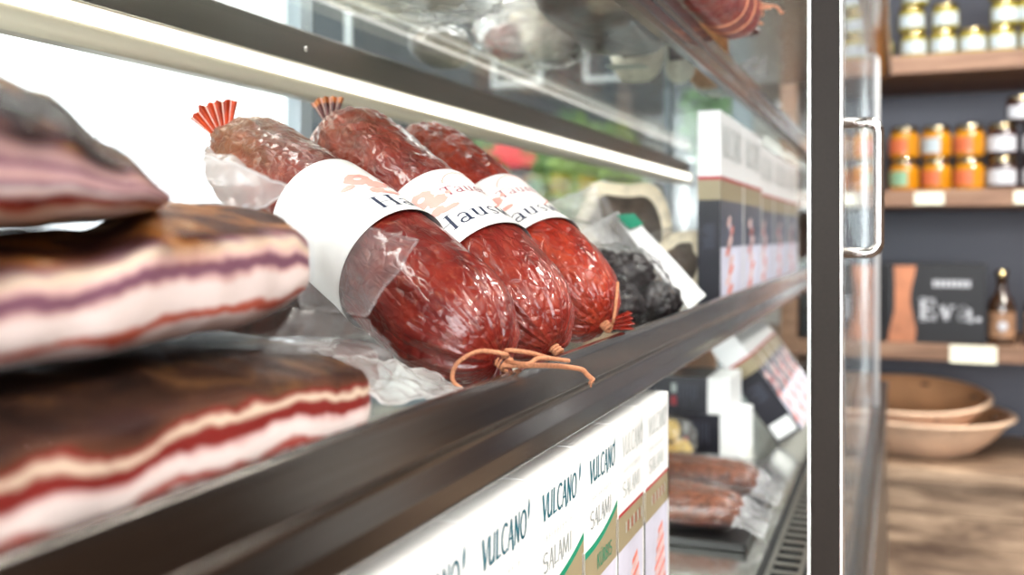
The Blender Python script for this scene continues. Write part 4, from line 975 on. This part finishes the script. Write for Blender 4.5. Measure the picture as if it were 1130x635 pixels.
# ------------------------------------------------------------------ on the upper shelf
ZT = Z_TOP + 0.001
mt, L = frame_from((-0.170, 1.165, ZT + 0.046), (-0.192, 0.86, ZT + 0.047))
t = thing('salami', 'red salami tied with loose strings on the upper shelf edge', 'salami', None, None, mt)
b = MB(); rows = []; n = 90
for i in range(n + 1):
    u = i / n; z = u * L; r = 0.028 * (1 - max(0, 1 - z / 0.06) ** 2.2) ** 0.6 * (1 - max(0, 1 - (L - z) / 0.05) ** 2) ** 0.6 + 0.002; row = []
    for j in range(64):
        an = 2 * math.pi * j / 64; q = Vector((math.cos(an) * .028, math.sin(an) * .028, z * .6)) * 80
        row.append(Vector(((r + 0.0012 * noise.noise(q) * min(1, r / .01)) * math.cos(an), (r + 0.0012 * noise.noise(q) * min(1, r / .01)) * math.sin(an), z)))
    rows.append(row)
b.grid(rows, cv=True); b.build('casing', salami_mat('tied_salami_casing', [(0.20, 0.010, 0.006), (0.42, 0.028, 0.016), (0.52, 0.07, 0.035)], 0.4), t, local=True)
tip = Vector((-0.170, 1.165, ZT + 0.046))
b = MB(); g = random.Random(5)
for k in range(16):
    p0 = tip + Vector((g.uniform(-.012, .016), -g.uniform(0.0, 0.10), 0.004 + g.uniform(0, .022)))
    pts = [p0]
    for q in range(5): pts.append(pts[-1] + Vector((g.uniform(-.004, .013), g.uniform(-.004, .020), g.uniform(-.007, .005))))
    c = strand(pts, 0.0016); b.add(c.v, c.f, 0)
for z_ in (0.02, 0.05, 0.085, 0.12):
    ci = [mt @ Vector((0.0305 * math.cos(an) * min(1, .55 + z_ * 6), 0.0305 * math.sin(an) * min(1, .55 + z_ * 6), z_ + 0.004 * math.sin(an))) for an in [2 * math.pi * q / 20 for q in range(21)]]
    b.tube(ci, 0.0014, 6)
bpy.context.view_layer.update(); wpart(b, 'string', simple('orange_string', (0.78, 0.34, 0.20), 0.6), t)
b = pleat_fan(tip + Vector((0, 0.002, -0.002)), (0.2, 0.8, -0.35), (0.9, -0.2, 0), 0.024, 0.026, 4, 0.004, [M['tail_dark']]); wpart(b, 'casing_tail', M['tail_dark'], t)
t = thing('ham_pack', 'big dark smoked ham on the upper shelf, seen from below', 'ham', (-0.29, 1.0, ZT))
lump((-0.286, 0.99, ZT + 0.047), (0.050, 0.01, 0), (-0.01, 0.17, 0), (0, 0, 0.047), 71, 0.05, 3.2).floor(ZT + 0.0002).build('meat', M['ham_dark'], t)
pillow((-0.286, 0.98, ZT + 0.049), (0.055, 0.012, 0), (-0.012, 0.20, 0), (0, 0, 0.0495), 72, 0.02, 3.0).floor(ZT + 0.0002).build('vacuum_bag', M['film_shell'], t)
b = MB(); b.box(-0.330, -0.285, 1.140, 1.172, ZT - 0.0008, ZT + 0.0002)
tag(b.build('price_sticker', simple('pale_sticker', (0.72, 0.78, 0.72), 0.5)), 'pale square sticker on the upper glass shelf under the dark ham', 'sticker')
def standing_salami(x, y, r, h, label, m, netted, sd):
    t = thing('salami', label, 'salami', (x, y, ZT), 'pale short salamis on the upper shelf')
    b = MB(); rows = []
    for i in range(31):
        z = h * i / 30; rr = r * (1 - abs(2 * i / 30 - 1) ** 5 * 0.55); row = []
        for j in range(40):
            an = 2 * math.pi * j / 40; row.append(Vector((x, y, ZT + z)) + Vector((math.cos(an), math.sin(an), 0)) * (rr + 0.003 * noise.noise(Vector((math.cos(an) * 2, math.sin(an) * 2, z * 40 + sd)))))
        rows.append(row)
    b.grid([[Vector((x, y, ZT))] * 40] + rows + [[Vector((x, y, ZT + h))] * 40], cv=True); b.build('casing', m, t)
    if netted:
        b = MB()
        for k in range(8):
            for sgn in (1, -1):
                b.tube([Vector((x, y, ZT + 0.002 + h * 0.97 * q / 16)) + Vector((math.cos(k * math.pi / 4 + sgn * q * 0.18), math.sin(k * math.pi / 4 + sgn * q * 0.18), 0)) * (r * (1 - abs(2 * q / 16 - 1) ** 5 * .5) + 0.001) for q in range(17)], 0.0012, 5)
        b.build('net', M['net'], t)
    else:
        b = MB(); b.box(x - 0.01, x + 0.01, y - r - 0.0035, y - r + 0.003, ZT + h * .3, ZT + h * .75, 0.0005); b.build('tie_tag', M['ham_dark'], t)
standing_salami(-0.325, 1.27, 0.034, 0.085, 'stubby white-moulded salami standing on the upper shelf, beside the dark ham', M['mould'], False, 1)
standing_salami(-0.275, 1.305, 0.019, 0.090, 'slim white salami standing on the upper shelf between two others', M['mould'], False, 2)
standing_salami(-0.248, 1.365, 0.026, 0.090, 'orange netted salami standing on the upper shelf above the cartons', M['net'], True, 3)
t = thing('ham_pack', 'milky vacuum bag with red ham pieces on the upper shelf', 'ham', (-0.40, 1.10, ZT))
for i, (x, y, z, a_, m_) in enumerate([(-0.425, 1.06, 0.020, 0.024, 'ham_red'), (-0.385, 1.12, 0.024, 0.028, 'ham_dark'), (-0.405, 1.10, 0.045, 0.028, 'lard'), (-0.44, 1.13, 0.024, 0.025, 'lard'), (-0.39, 1.07, 0.022, 0.024, 'lard')]):
    lump((x, y, ZT + z), (a_, 0, 0), (0, a_ * 1.3, 0), (0, 0, 0.019), 80 + i, 0.12).floor(ZT + 0.0002).build('ham_piece', M[m_], t)
pillow((-0.408, 1.10, ZT + 0.034), (0.056, 0, 0), (0, 0.10, 0), (0, 0, 0.034), 86, 0.07, 2.5).floor(ZT + 0.0002).build('vacuum_bag', M['film_milky'], t)
t = thing('lard_pack', 'large crumpled clear bag of pale lard on the upper shelf', 'bag', (-0.40, 0.80, ZT))
lump((-0.425, 0.76, ZT + 0.028), (0.062, 0, 0), (0, 0.11, 0), (0, 0, 0.024), 90, 0.1).floor(ZT + 0.0002).build('fat', M['mould'], t)
pillow((-0.425, 0.77, ZT + 0.035), (0.078, 0, 0), (0, 0.16, 0), (0, 0, 0.0345), 91, 0.08, 2.4, 90, 50, 3.5).floor(ZT + 0.0002).build('vacuum_bag', M['film_milky'], t)
sheet([(-0.50, 0.86, ZT + 0.012), (-0.43, 0.975, ZT + 0.010), (-0.37, 0.92, ZT + 0.03), (-0.42, 0.83, ZT + 0.03)], amp=0.006, sd=92, freq=26).floor(ZT + 0.0002).build('bag_seam', M['film'], t)
t = thing('ham_pack', 'small dark ham piece at the back of the upper shelf', 'ham', (-0.50, 1.08, ZT))
lump((-0.515, 1.07, ZT + 0.022), (0.026, 0, 0), (0, 0.05, 0), (0, 0, 0.022), 95, 0.1).floor(ZT + 0.0002).build('meat', simple('grey_ham', (0.16, 0.13, 0.11), 0.4, 0, 0.4, 0.5, 60), t)
pillow((-0.515, 1.07, ZT + 0.0245), (0.029, 0, 0), (0, 0.06, 0), (0, 0, 0.0245), 96, 0.06, 2.4).floor(ZT + 0.0002).build('vacuum_bag', M['film'], t)
t = thing('lard_pack', 'small white cornered bag at the upper shelf edge past the tied salami', 'bag', (-0.22, 1.43, ZT))
lump((-0.250, 1.45, ZT + 0.014), (0.028, 0, 0), (0, 0.05, 0), (0, 0, 0.0135), 97, 0.08).floor(ZT + 0.0002).build('fat', M['mould'], t)
pillow((-0.247, 1.44, ZT + 0.0165), (0.036, 0, 0), (0, 0.07, 0), (0, 0, 0.0162), 98, 0.06, 2.4).floor(ZT + 0.0002).build('vacuum_bag', M['film_milky'], t)
sheet([(-0.22, 1.40, ZT + 0.030), (-0.178, 1.44, ZT + 0.056), (-0.182, 1.50, ZT + 0.032), (-0.22, 1.50, ZT + 0.026)], 24, 24, amp=0.002, sd=99, freq=30).floor(ZT + 0.0002).build('bag_seam', M['film_milky'], t)

# ------------------------------------------------------------------ the shop shelves behind
M['shelf_wood'] = wood('shelf_boards', [(0.17, 0.092, 0.055), (0.25, 0.14, 0.09), (0.32, 0.195, 0.125)], (1.5, 16, 16))
M['slate'] = simple('slate_panel', (0.085, 0.090, 0.12), 0.5, 0, 0, 0.06, 3)
M['old_wood'] = wood('weathered_planks', [(0.10, 0.06, 0.04), (0.27, 0.185, 0.125), (0.50, 0.36, 0.25)], (1.3, 9, 9), 0.75, 2.6)
SY0, SY1 = 3.255, 3.78
unit = thing('shelf_unit', 'tall wooden wall shelf unit with dark slate back', 'shelf unit', (0.45, 3.5, 0.6))
mb = MB(); mb.box(-0.302, 1.45, SY1 - 0.01, SY1 + 0.02, 0.0, 2.7); mb.build('back_panel', M['slate'], unit)
for z, th in ((0.911, 0.049), (1.384, 0.051), (1.800, 0.057), (2.26, 0.057)):
    mb = MB(); mb.box(-0.47, 1.45, SY0, SY1 - 0.011, z - th, z, 0.003); mb.build('shelf_board', M['shelf_wood'], unit)
for x0 in (-0.361, 1.39):
    mb = MB(); mb.box(x0, x0 + 0.053, SY0 + 0.012, SY1 - 0.012, 0.5535, 2.7, 0.003); mb.build('upright', M['shelf_wood'], unit)
counter = thing('counter', 'low counter of rough weathered planks under the shelves', 'counter', (0.5, 3.4, 0))
mb = MB(); mb.box(-0.46, 1.45, 3.145, 3.765, 0.514, 0.553, 0.003); mb.build('worktop', M['old_wood'], counter)
for k in range(5):
    mb = MB(); mb.box(-0.44, 1.43, 3.168 + 0.003 * (k % 2), 3.20, 0.02 + k * 0.0985, 0.02 + k * 0.0985 + 0.0965, 0.003); mb.build('front_board', M['old_wood'], counter)
mb = MB(); mb.box(-0.44, 1.43, 3.20, 3.76, 0.0, 0.514); mb.build('carcass', M['steel_dark'], counter)
# price tags, each clipped on the board edge
for i, (x, z, w, h, lb_) in enumerate([(0.083, 1.3585, 0.083, 0.035, 'pale price tag under the orange-labelled jars'), (0.357, 1.3585, 0.083, 0.035, 'pale price tag under the white-labelled dark jars'), (-0.147, 1.3585, 0.069, 0.035, 'pale price tag seen through the door glass'), (0.205, 0.8865, 0.129, 0.050, 'large cream price tag under the black printed box')]):
    b = MB(); b.box(x - w / 2, x + w / 2, SY0 - 0.004, SY0 - 0.0005, z - h / 2, z + h / 2, 0.001); b.box(x - w / 2, x + w / 2, SY0 - 0.006, SY0 - 0.0005, z - h / 2 - 0.002, z - h / 2 + 0.002, 0.0006)
    tag(b.build('price_tag', simple('cream_tag', (0.86, 0.86, 0.70), 0.4)), lb_, 'price tag', 'price tags on the shelf edges')
# jars
M['lid_gold'] = simple('gold_lid', (0.55, 0.44, 0.23), 0.07, 1.0)
M['lid_dark'] = simple('dark_lid', (0.36, 0.30, 0.19), 0.07, 1.0)
M['honey'] = simple('amber_jar', (0.50, 0.20, 0.004), 0.08, 0, 1.0)
M['mustard'] = simple('mustard_jar', (0.30, 0.26, 0.04), 0.08, 0, 1.0)
M['berry'] = simple('dark_jam_jar', (0.03, 0.005, 0.005), 0.08, 0, 1.0)
M['lab_orange'] = simple('orange_label', (0.55, 0.13, 0.05), 0.5)
M['lab_blue'] = simple('pale_blue_label', (0.40, 0.47, 0.52), 0.5)
M['lab_green'] = simple('green_label', (0.22, 0.40, 0.26), 0.5)
M['lab_white'] = simple('white_label', (0.50, 0.52, 0.57), 0.5)
def jar(x, y, z, r, h, body, lid, lab, label, group, a0=-150, a1=-60):
    t = thing('jar', label, 'jar', (x, y, z), group); lh = h * 0.2
    b = MB(); b.lathe([(0, 0.0005), (r * 0.9, 0.0005), (r * 0.98, 0.004), (r, 0.010), (r, h * 0.62), (r * 0.97, h * 0.70), (r * 0.86, h * 0.77), (r * 0.84, h * 0.80), (r * 0.84, h * 0.9), (0, h * 0.9)], 28, (x, y, z)); b.build('glass', body, t)
    b = MB(); b.lathe([(0, h * 0.80), (r * 0.90, h * 0.80), (r * 0.93, h * 0.82), (r * 0.94, h * 0.88), (r * 0.93, h * 0.93), (r * 0.90, h * 0.965), (r * 0.84, h * 0.988), (r * 0.7, h * 0.995), (0, h * 0.996)], 28, (x, y, z)); b.build('lid', lid, t)
    b = MB(); rows = [[Vector((x + (r + 0.0006) * math.cos(R(a)), y + (r + 0.0006) * math.sin(R(a)), z + zz)) for a in range(a0, a1 + 1, 6)] for zz in (h * 0.14, h * 0.60)]; b.grid(rows); b.build('label', lab, t)
    return t
G1 = 'amber jars in two tiers on the middle board'
cols = ['leftmost beside the door handle', 'in the middle column', 'in the right column']
for i, x in enumerate((0.013, 0.1055, 0.198)):
    for k in range(2):
        lab = M['lab_green'] if (i == 0 and k == 0) else M['lab_blue'] if (i == 1 and k == 1) else M['lab_orange']
        jar(x, 3.318, 1.3842 + k * 0.1006, 0.0443, 0.100, M['honey'], M['lid_dark'], lab, 'amber jar with dark lid, %s, %s tier' % (cols[i], ('lower', 'upper')[k]), G1, -162, -78)
for i, x in enumerate((-0.092, -0.198)):
    for k in range(2):
        jar(x, 3.318, 1.3842 + k * 0.1006, 0.0443, 0.100, M['honey'], M['lid_dark'], M['lab_orange'], 'amber jar behind the door glass, %s the door stile, %s tier' % (('farther from', 'nearer to')[i], ('lower', 'upper')[k]), G1, -150, -60)
for i, x in enumerate((0.290, 0.385, 0.481)):
    for k in range(2):
        jar(x, 3.318, 1.3842 + k * 0.1006, 0.0443, 0.100, M['berry'], M['lid_dark'], M['lab_white'], 'dark jam jar with white label, %s, %s tier' % (('next to the amber jars', 'second from the amber jars', 'third from the amber jars')[i], ('lower', 'upper')[k]), 'dark jam jars on the middle board', -160, -40)
jar(0.340, 3.318, 1.3842 + 0.2012, 0.0415, 0.08, M['berry'], M['lid_dark'], M['lab_white'], 'squat dark jar topmost on the dark jam jars', 'dark jam jars on the middle board')
for i, (x, n) in enumerate([(-0.140, 3), (0.041, 3), (0.125, 2), (0.208, 1), (0.290, 3), (0.374, 3), (0.46, 2)]):
    for k in range(n):
        jar(x + 0.006 * math.sin(i * 3 + k * 2) * (k > 0), 3.318, 1.8002 + k * 0.0811, 0.0397, 0.0805, M['mustard'], M['lid_gold'], M['lab_blue'],
            'mustard jar on the top board, %s, %s' % (('behind the door glass', 'beside the tipped jar', 'in the pair of two', 'standing alone', 'in the column after the lone jar', 'in the last column but one', 'in the last column')[i], ('bottom', 'second up', 'third up')[k]), 'mustard jars on the top board', -150, -30)
jt = jar(0, 0, 0, 0.0397, 0.0805, M['mustard'], M['lid_gold'], M['lab_green'], 'mustard jar lying tipped on its side on the top board', 'mustard jars on the top board')
jt.matrix_world = Matrix.Translation((-0.048, 3.39, 1.8002 + 0.0403)) @ Matrix.Rotation(R(-12), 4, 'Z') @ Matrix.Rotation(R(90), 4, 'X')
# black printed boxes
M['box_black'] = simple('black_box', (0.007, 0.007, 0.009), 0.4, 0, 0, 0, 40, 0, 0.3)
M['skin'] = simple('printed_leg', (0.45, 0.17, 0.08), 0.5, 0, 0, 0.35, 9)
def black_box(x0, w, label, leg_u, txt, tu):
    t = thing('gift_box', label, 'box', (x0 + w / 2, 3.335, 0.911), 'black printed boxes on the lower board')
    b = MB(); b.box(x0, x0 + w, 3.285, 3.40, 0.9113, 1.156, 0.002); b.build('body', M['box_black'], t)
    F = lambda u, v: (x0 + 1.15 * u, 3.2846, 0.911 + 1.15 * v); F2 = lambda u, v: (x0 + 1.15 * u, 3.2843, 0.911 + 1.15 * v)
    b = MB(); lf, rt = [], []
    for k in range(25):
        v = 0.002 + 0.206 * k / 24
        cx = leg_u + 0.006 * math.sin(v * 22) + 0.016 * sst(0.10, 0.21, v); hw = 0.034 - 0.014 * sst(0.02, 0.11, v) + 0.008 * sst(0.13, 0.21, v)
        lf.append((cx - hw, v)); rt.append((cx + hw, v))
    b.grid([[Vector(F(*p)) for p in lf], [Vector(F(*p)) for p in rt]], smooth=False); b.build('printed_figure', M['skin'], t)
    b = MB(); q, _ = text_quads(txt, SERIF, 0.058, 1.0, 1.05); put_quads(b, q, lambda u, v: F2(tu + u, 0.062 + v), 0); b.build('lettering', M['lab_white'], t)
    if len(txt) < 2: return
    b = MB()
    for k in range(7): b.add([F2(tu + 0.038 + k * 0.0135, 0.152 + 0.0), F2(tu + 0.048 + k * 0.0135, 0.152), F2(tu + 0.048 + k * 0.0135, 0.170), F2(tu + 0.038 + k * 0.0135, 0.170)], [(0, 1, 2, 3)], 1, False)
    b.build('small_print', [M['lab_white'], M['lab_white']], t)
SERIF['l'] = SERIF['A']
black_box(-0.043, 0.288, 'black printed box reading Eva with a bare leg picture', 0.040, 'EvA.', 0.082)
black_box(-0.303, 0.256, 'black printed box with a leg picture, behind the door glass', 0.158, 'A', 0.072)
# bottles
M['bottle'] = simple('brown_bottle', (0.035, 0.016, 0.008), 0.06, 0, 1.0)
for x, lb_ in ((0.290, 'brown bottle standing next to the black printed box'), (0.389, 'brown bottle, second from the black printed box')):
    t = thing('bottle', lb_, 'bottle', (x, 3.340, 0.9112), 'brown bottles on the lower board'); r = 0.039
    b = MB(); b.lathe([(0, 0.0008), (r * .9, 0.0008), (r, 0.006), (r, 0.113), (r * .9, 0.131), (r * .45, 0.159), (r * .38, 0.172), (r * .38, 0.205), (r * .44, 0.207), (0, 0.207)], 28, (x, 3.340, 0.9112)); b.build('glass', M['bottle'], t)
    b = MB(); b.lathe([(0, 0.2063), (r * .46, 0.2063), (r * .48, 0.211), (r * .48, 0.226), (0, 0.228)], 20, (x, 3.340, 0.9112)); b.build('cap', M['lid_gold'], t)
    b = MB(); rows = [[Vector((x + (r + .0006) * math.cos(R(a)), 3.340 + (r + .0006) * math.sin(R(a)), 0.9112 + z)) for a in range(-160, -19, 7)] for z in (0.022, 0.101)]; b.grid(rows)
    b.build('label', simple('bronze_label', (0.30, 0.17, 0.10), 0.4, 0, 0, 0.4, 60), t)
    b = MB(); poly_fan(b, [(0.014 * math.cos(a), 0.014 * math.sin(a)) for a in [k * math.pi / 8 for k in range(16)]], lambda u, v: (x + u, 3.340 - math.sqrt((r + .0012) ** 2 - u * u), 0.9112 + 0.058 + v), 0); b.build('emblem', M['lab_white'], t)
# two nested earthenware bowls
M['clay'] = simple('earthenware', (0.80, 0.58, 0.42), 0.6, 0, 0, 0.22, 7, 0.1)
M['clay_in'] = simple('glazed_clay', (0.56, 0.31, 0.16), 0.3, 0, 0.4, 0.3, 6, 0.1)
def bowl(x, y, z, r, h, label, tilt=0.0, mt_=None):
    t = thing('bowl', label, 'bowl', None, None, Matrix.Translation((x, y, z)) @ Matrix.Rotation(tilt, 4, 'X'))
    b = MB(); b.lathe([(0, 0), (r * .52, 0), (r * .56, 0.004), (r * .74, h * .35), (r * .89, h * .72), (r * .93, h * .86), (r, h * .93), (r * 1.005, h * .97), (r * .985, h), (r * .945, h * .985)], 64); b.build('outside', M['clay'], t, local=True)
    b = MB(); b.lathe([(r * .945, h * .985), (r * .90, h * .90), (r * .84, h * .70), (r * .68, h * .33), (r * .5, 0.012), (0, 0.010)], 64); b.build('glazed_inside', M['clay_in'], t, local=True)
    b = MB()
    for an in (20, 75, 130, 200, 290):
        q = Vector((r * .86 * math.cos(R(an)), r * .86 * math.sin(R(an)), h * .80)); b.add([v for v in lump(q, (0.014, 0, 0), (0, 0.014, 0), (0, 0, 0.006), an, 0.2, 2, 2, 12, 8).v], lump(q, (0.014, 0, 0), (0, 0.014, 0), (0, 0, 0.006), an, 0.2, 2, 2, 12, 8).f, 0)
    b.build('glaze_spot', simple('dark_glaze', (0.16, 0.09, 0.06), 0.2, 0, 0.6), t, local=True)
bowl(0.060, 3.440, 0.5535, 0.282, 0.125, 'wide pale earthenware bowl on the weathered counter')
bowl(0.025, 3.440, 0.6180, 0.248, 0.118, 'earthenware bowl nested inside a wider bowl', R(6))

# ------------------------------------------------------------------ shop lamps and daylight
M['lamp_glow'] = emit('lamp_glow', (1.0, 0.95, 0.86), 60.0)
lamps = [(0.45, 2.55), (1.05, 2.35), (0.6, 1.5), (1.5, 1.3), (1.1, 0.55), (2.0, 0.3), (0.5, -1.2), (1.6, -1.4)]
wheres = ['above the shelf unit, nearer the display case', 'above the shelf unit, farther from the display case', 'second from the shelf unit along the case', 'second from the shelf unit in the outer row', 'third from the shelf unit along the case', 'third from the shelf unit in the outer row', 'nearest the near window along the case', 'nearest the near window in the outer row']
for (x, y), wh in zip(lamps, wheres):
    lb_ = 'round ceiling lamp ' + wh
    t = thing('ceiling_lamp', lb_, 'lamp', (x, y, 3.0), 'round ceiling lamps')
    b = MB(); b.lathe([(0, 2.999), (0.12, 2.999), (0.125, 2.95), (0.11, 2.94), (0.10, 2.95)], 32, (x, y, 0)); b.build('housing', M['white_card'], t)
    b = MB(); b.lathe([(0.0, 2.951), (0.10, 2.951), (0.10, 2.953), (0, 2.953)], 32, (x, y, 0)); b.build('diffuser', M['lamp_glow'], t)
    ld = bpy.data.lights.new('lamp_light', 'SPOT'); ld.energy = 85 if y > 2 else 60; ld.color = (1, 0.94, 0.85); ld.shadow_soft_size = 0.09; ld.spot_size = R(120); ld.spot_blend = 0.6
    lo = bpy.data.objects.new('lamp_light', ld); C.objects.link(lo); lo.location = (x, y, 2.93)
def area(name, loc, rot, sx, sy, e, col=(1, 1, 1)):
    ld = bpy.data.lights.new(name, 'AREA'); ld.shape = 'RECTANGLE'; ld.size = sx; ld.size_y = sy; ld.energy = e; ld.color = col
    o = bpy.data.objects.new(name, ld); C.objects.link(o); o.location = loc; o.rotation_euler = rot
area('window_daylight', (-0.4, -3.38, 1.85), (R(90), 0, 0), 5.4, 1.85, 215, (0.96, 0.98, 1.0))
w = bpy.data.worlds.new('daylight'); bpy.context.scene.world = w; w.use_nodes = True
bg = w.node_tree.nodes['Background']; bg.inputs['Color'].default_value = (0.95, 0.98, 1.0, 1); bg.inputs['Strength'].default_value = 2.2

# ------------------------------------------------------------------ camera
cam = bpy.data.cameras.new('camera'); co = bpy.data.objects.new('camera', cam); C.objects.link(co)
co.location = (0, 0, EYE); co.rotation_euler = (R(90), 0, R(21.618))
cam.sensor_width = 36; cam.lens = 36 * 1080 / 1130; cam.shift_y = -(317.5 - 258) / 1130
cam.clip_start = 0.01; cam.clip_end = 100
cam.dof.use_dof = True; cam.dof.focus_distance = 0.62; cam.dof.aperture_fstop = 5.2; cam.dof.aperture_blades = 0
sc = bpy.context.scene
sc.camera = co
sc.view_settings.view_transform = 'Standard'; sc.view_settings.look = 'None'
sc.view_settings.exposure = 0.75; sc.view_settings.gamma = 1.0; sc.view_settings.use_curve_mapping = False
sc.cycles.use_denoising = True
sc.cycles.max_bounces = 14; sc.cycles.transparent_max_bounces = 40; sc.cycles.transmission_bounces = 10
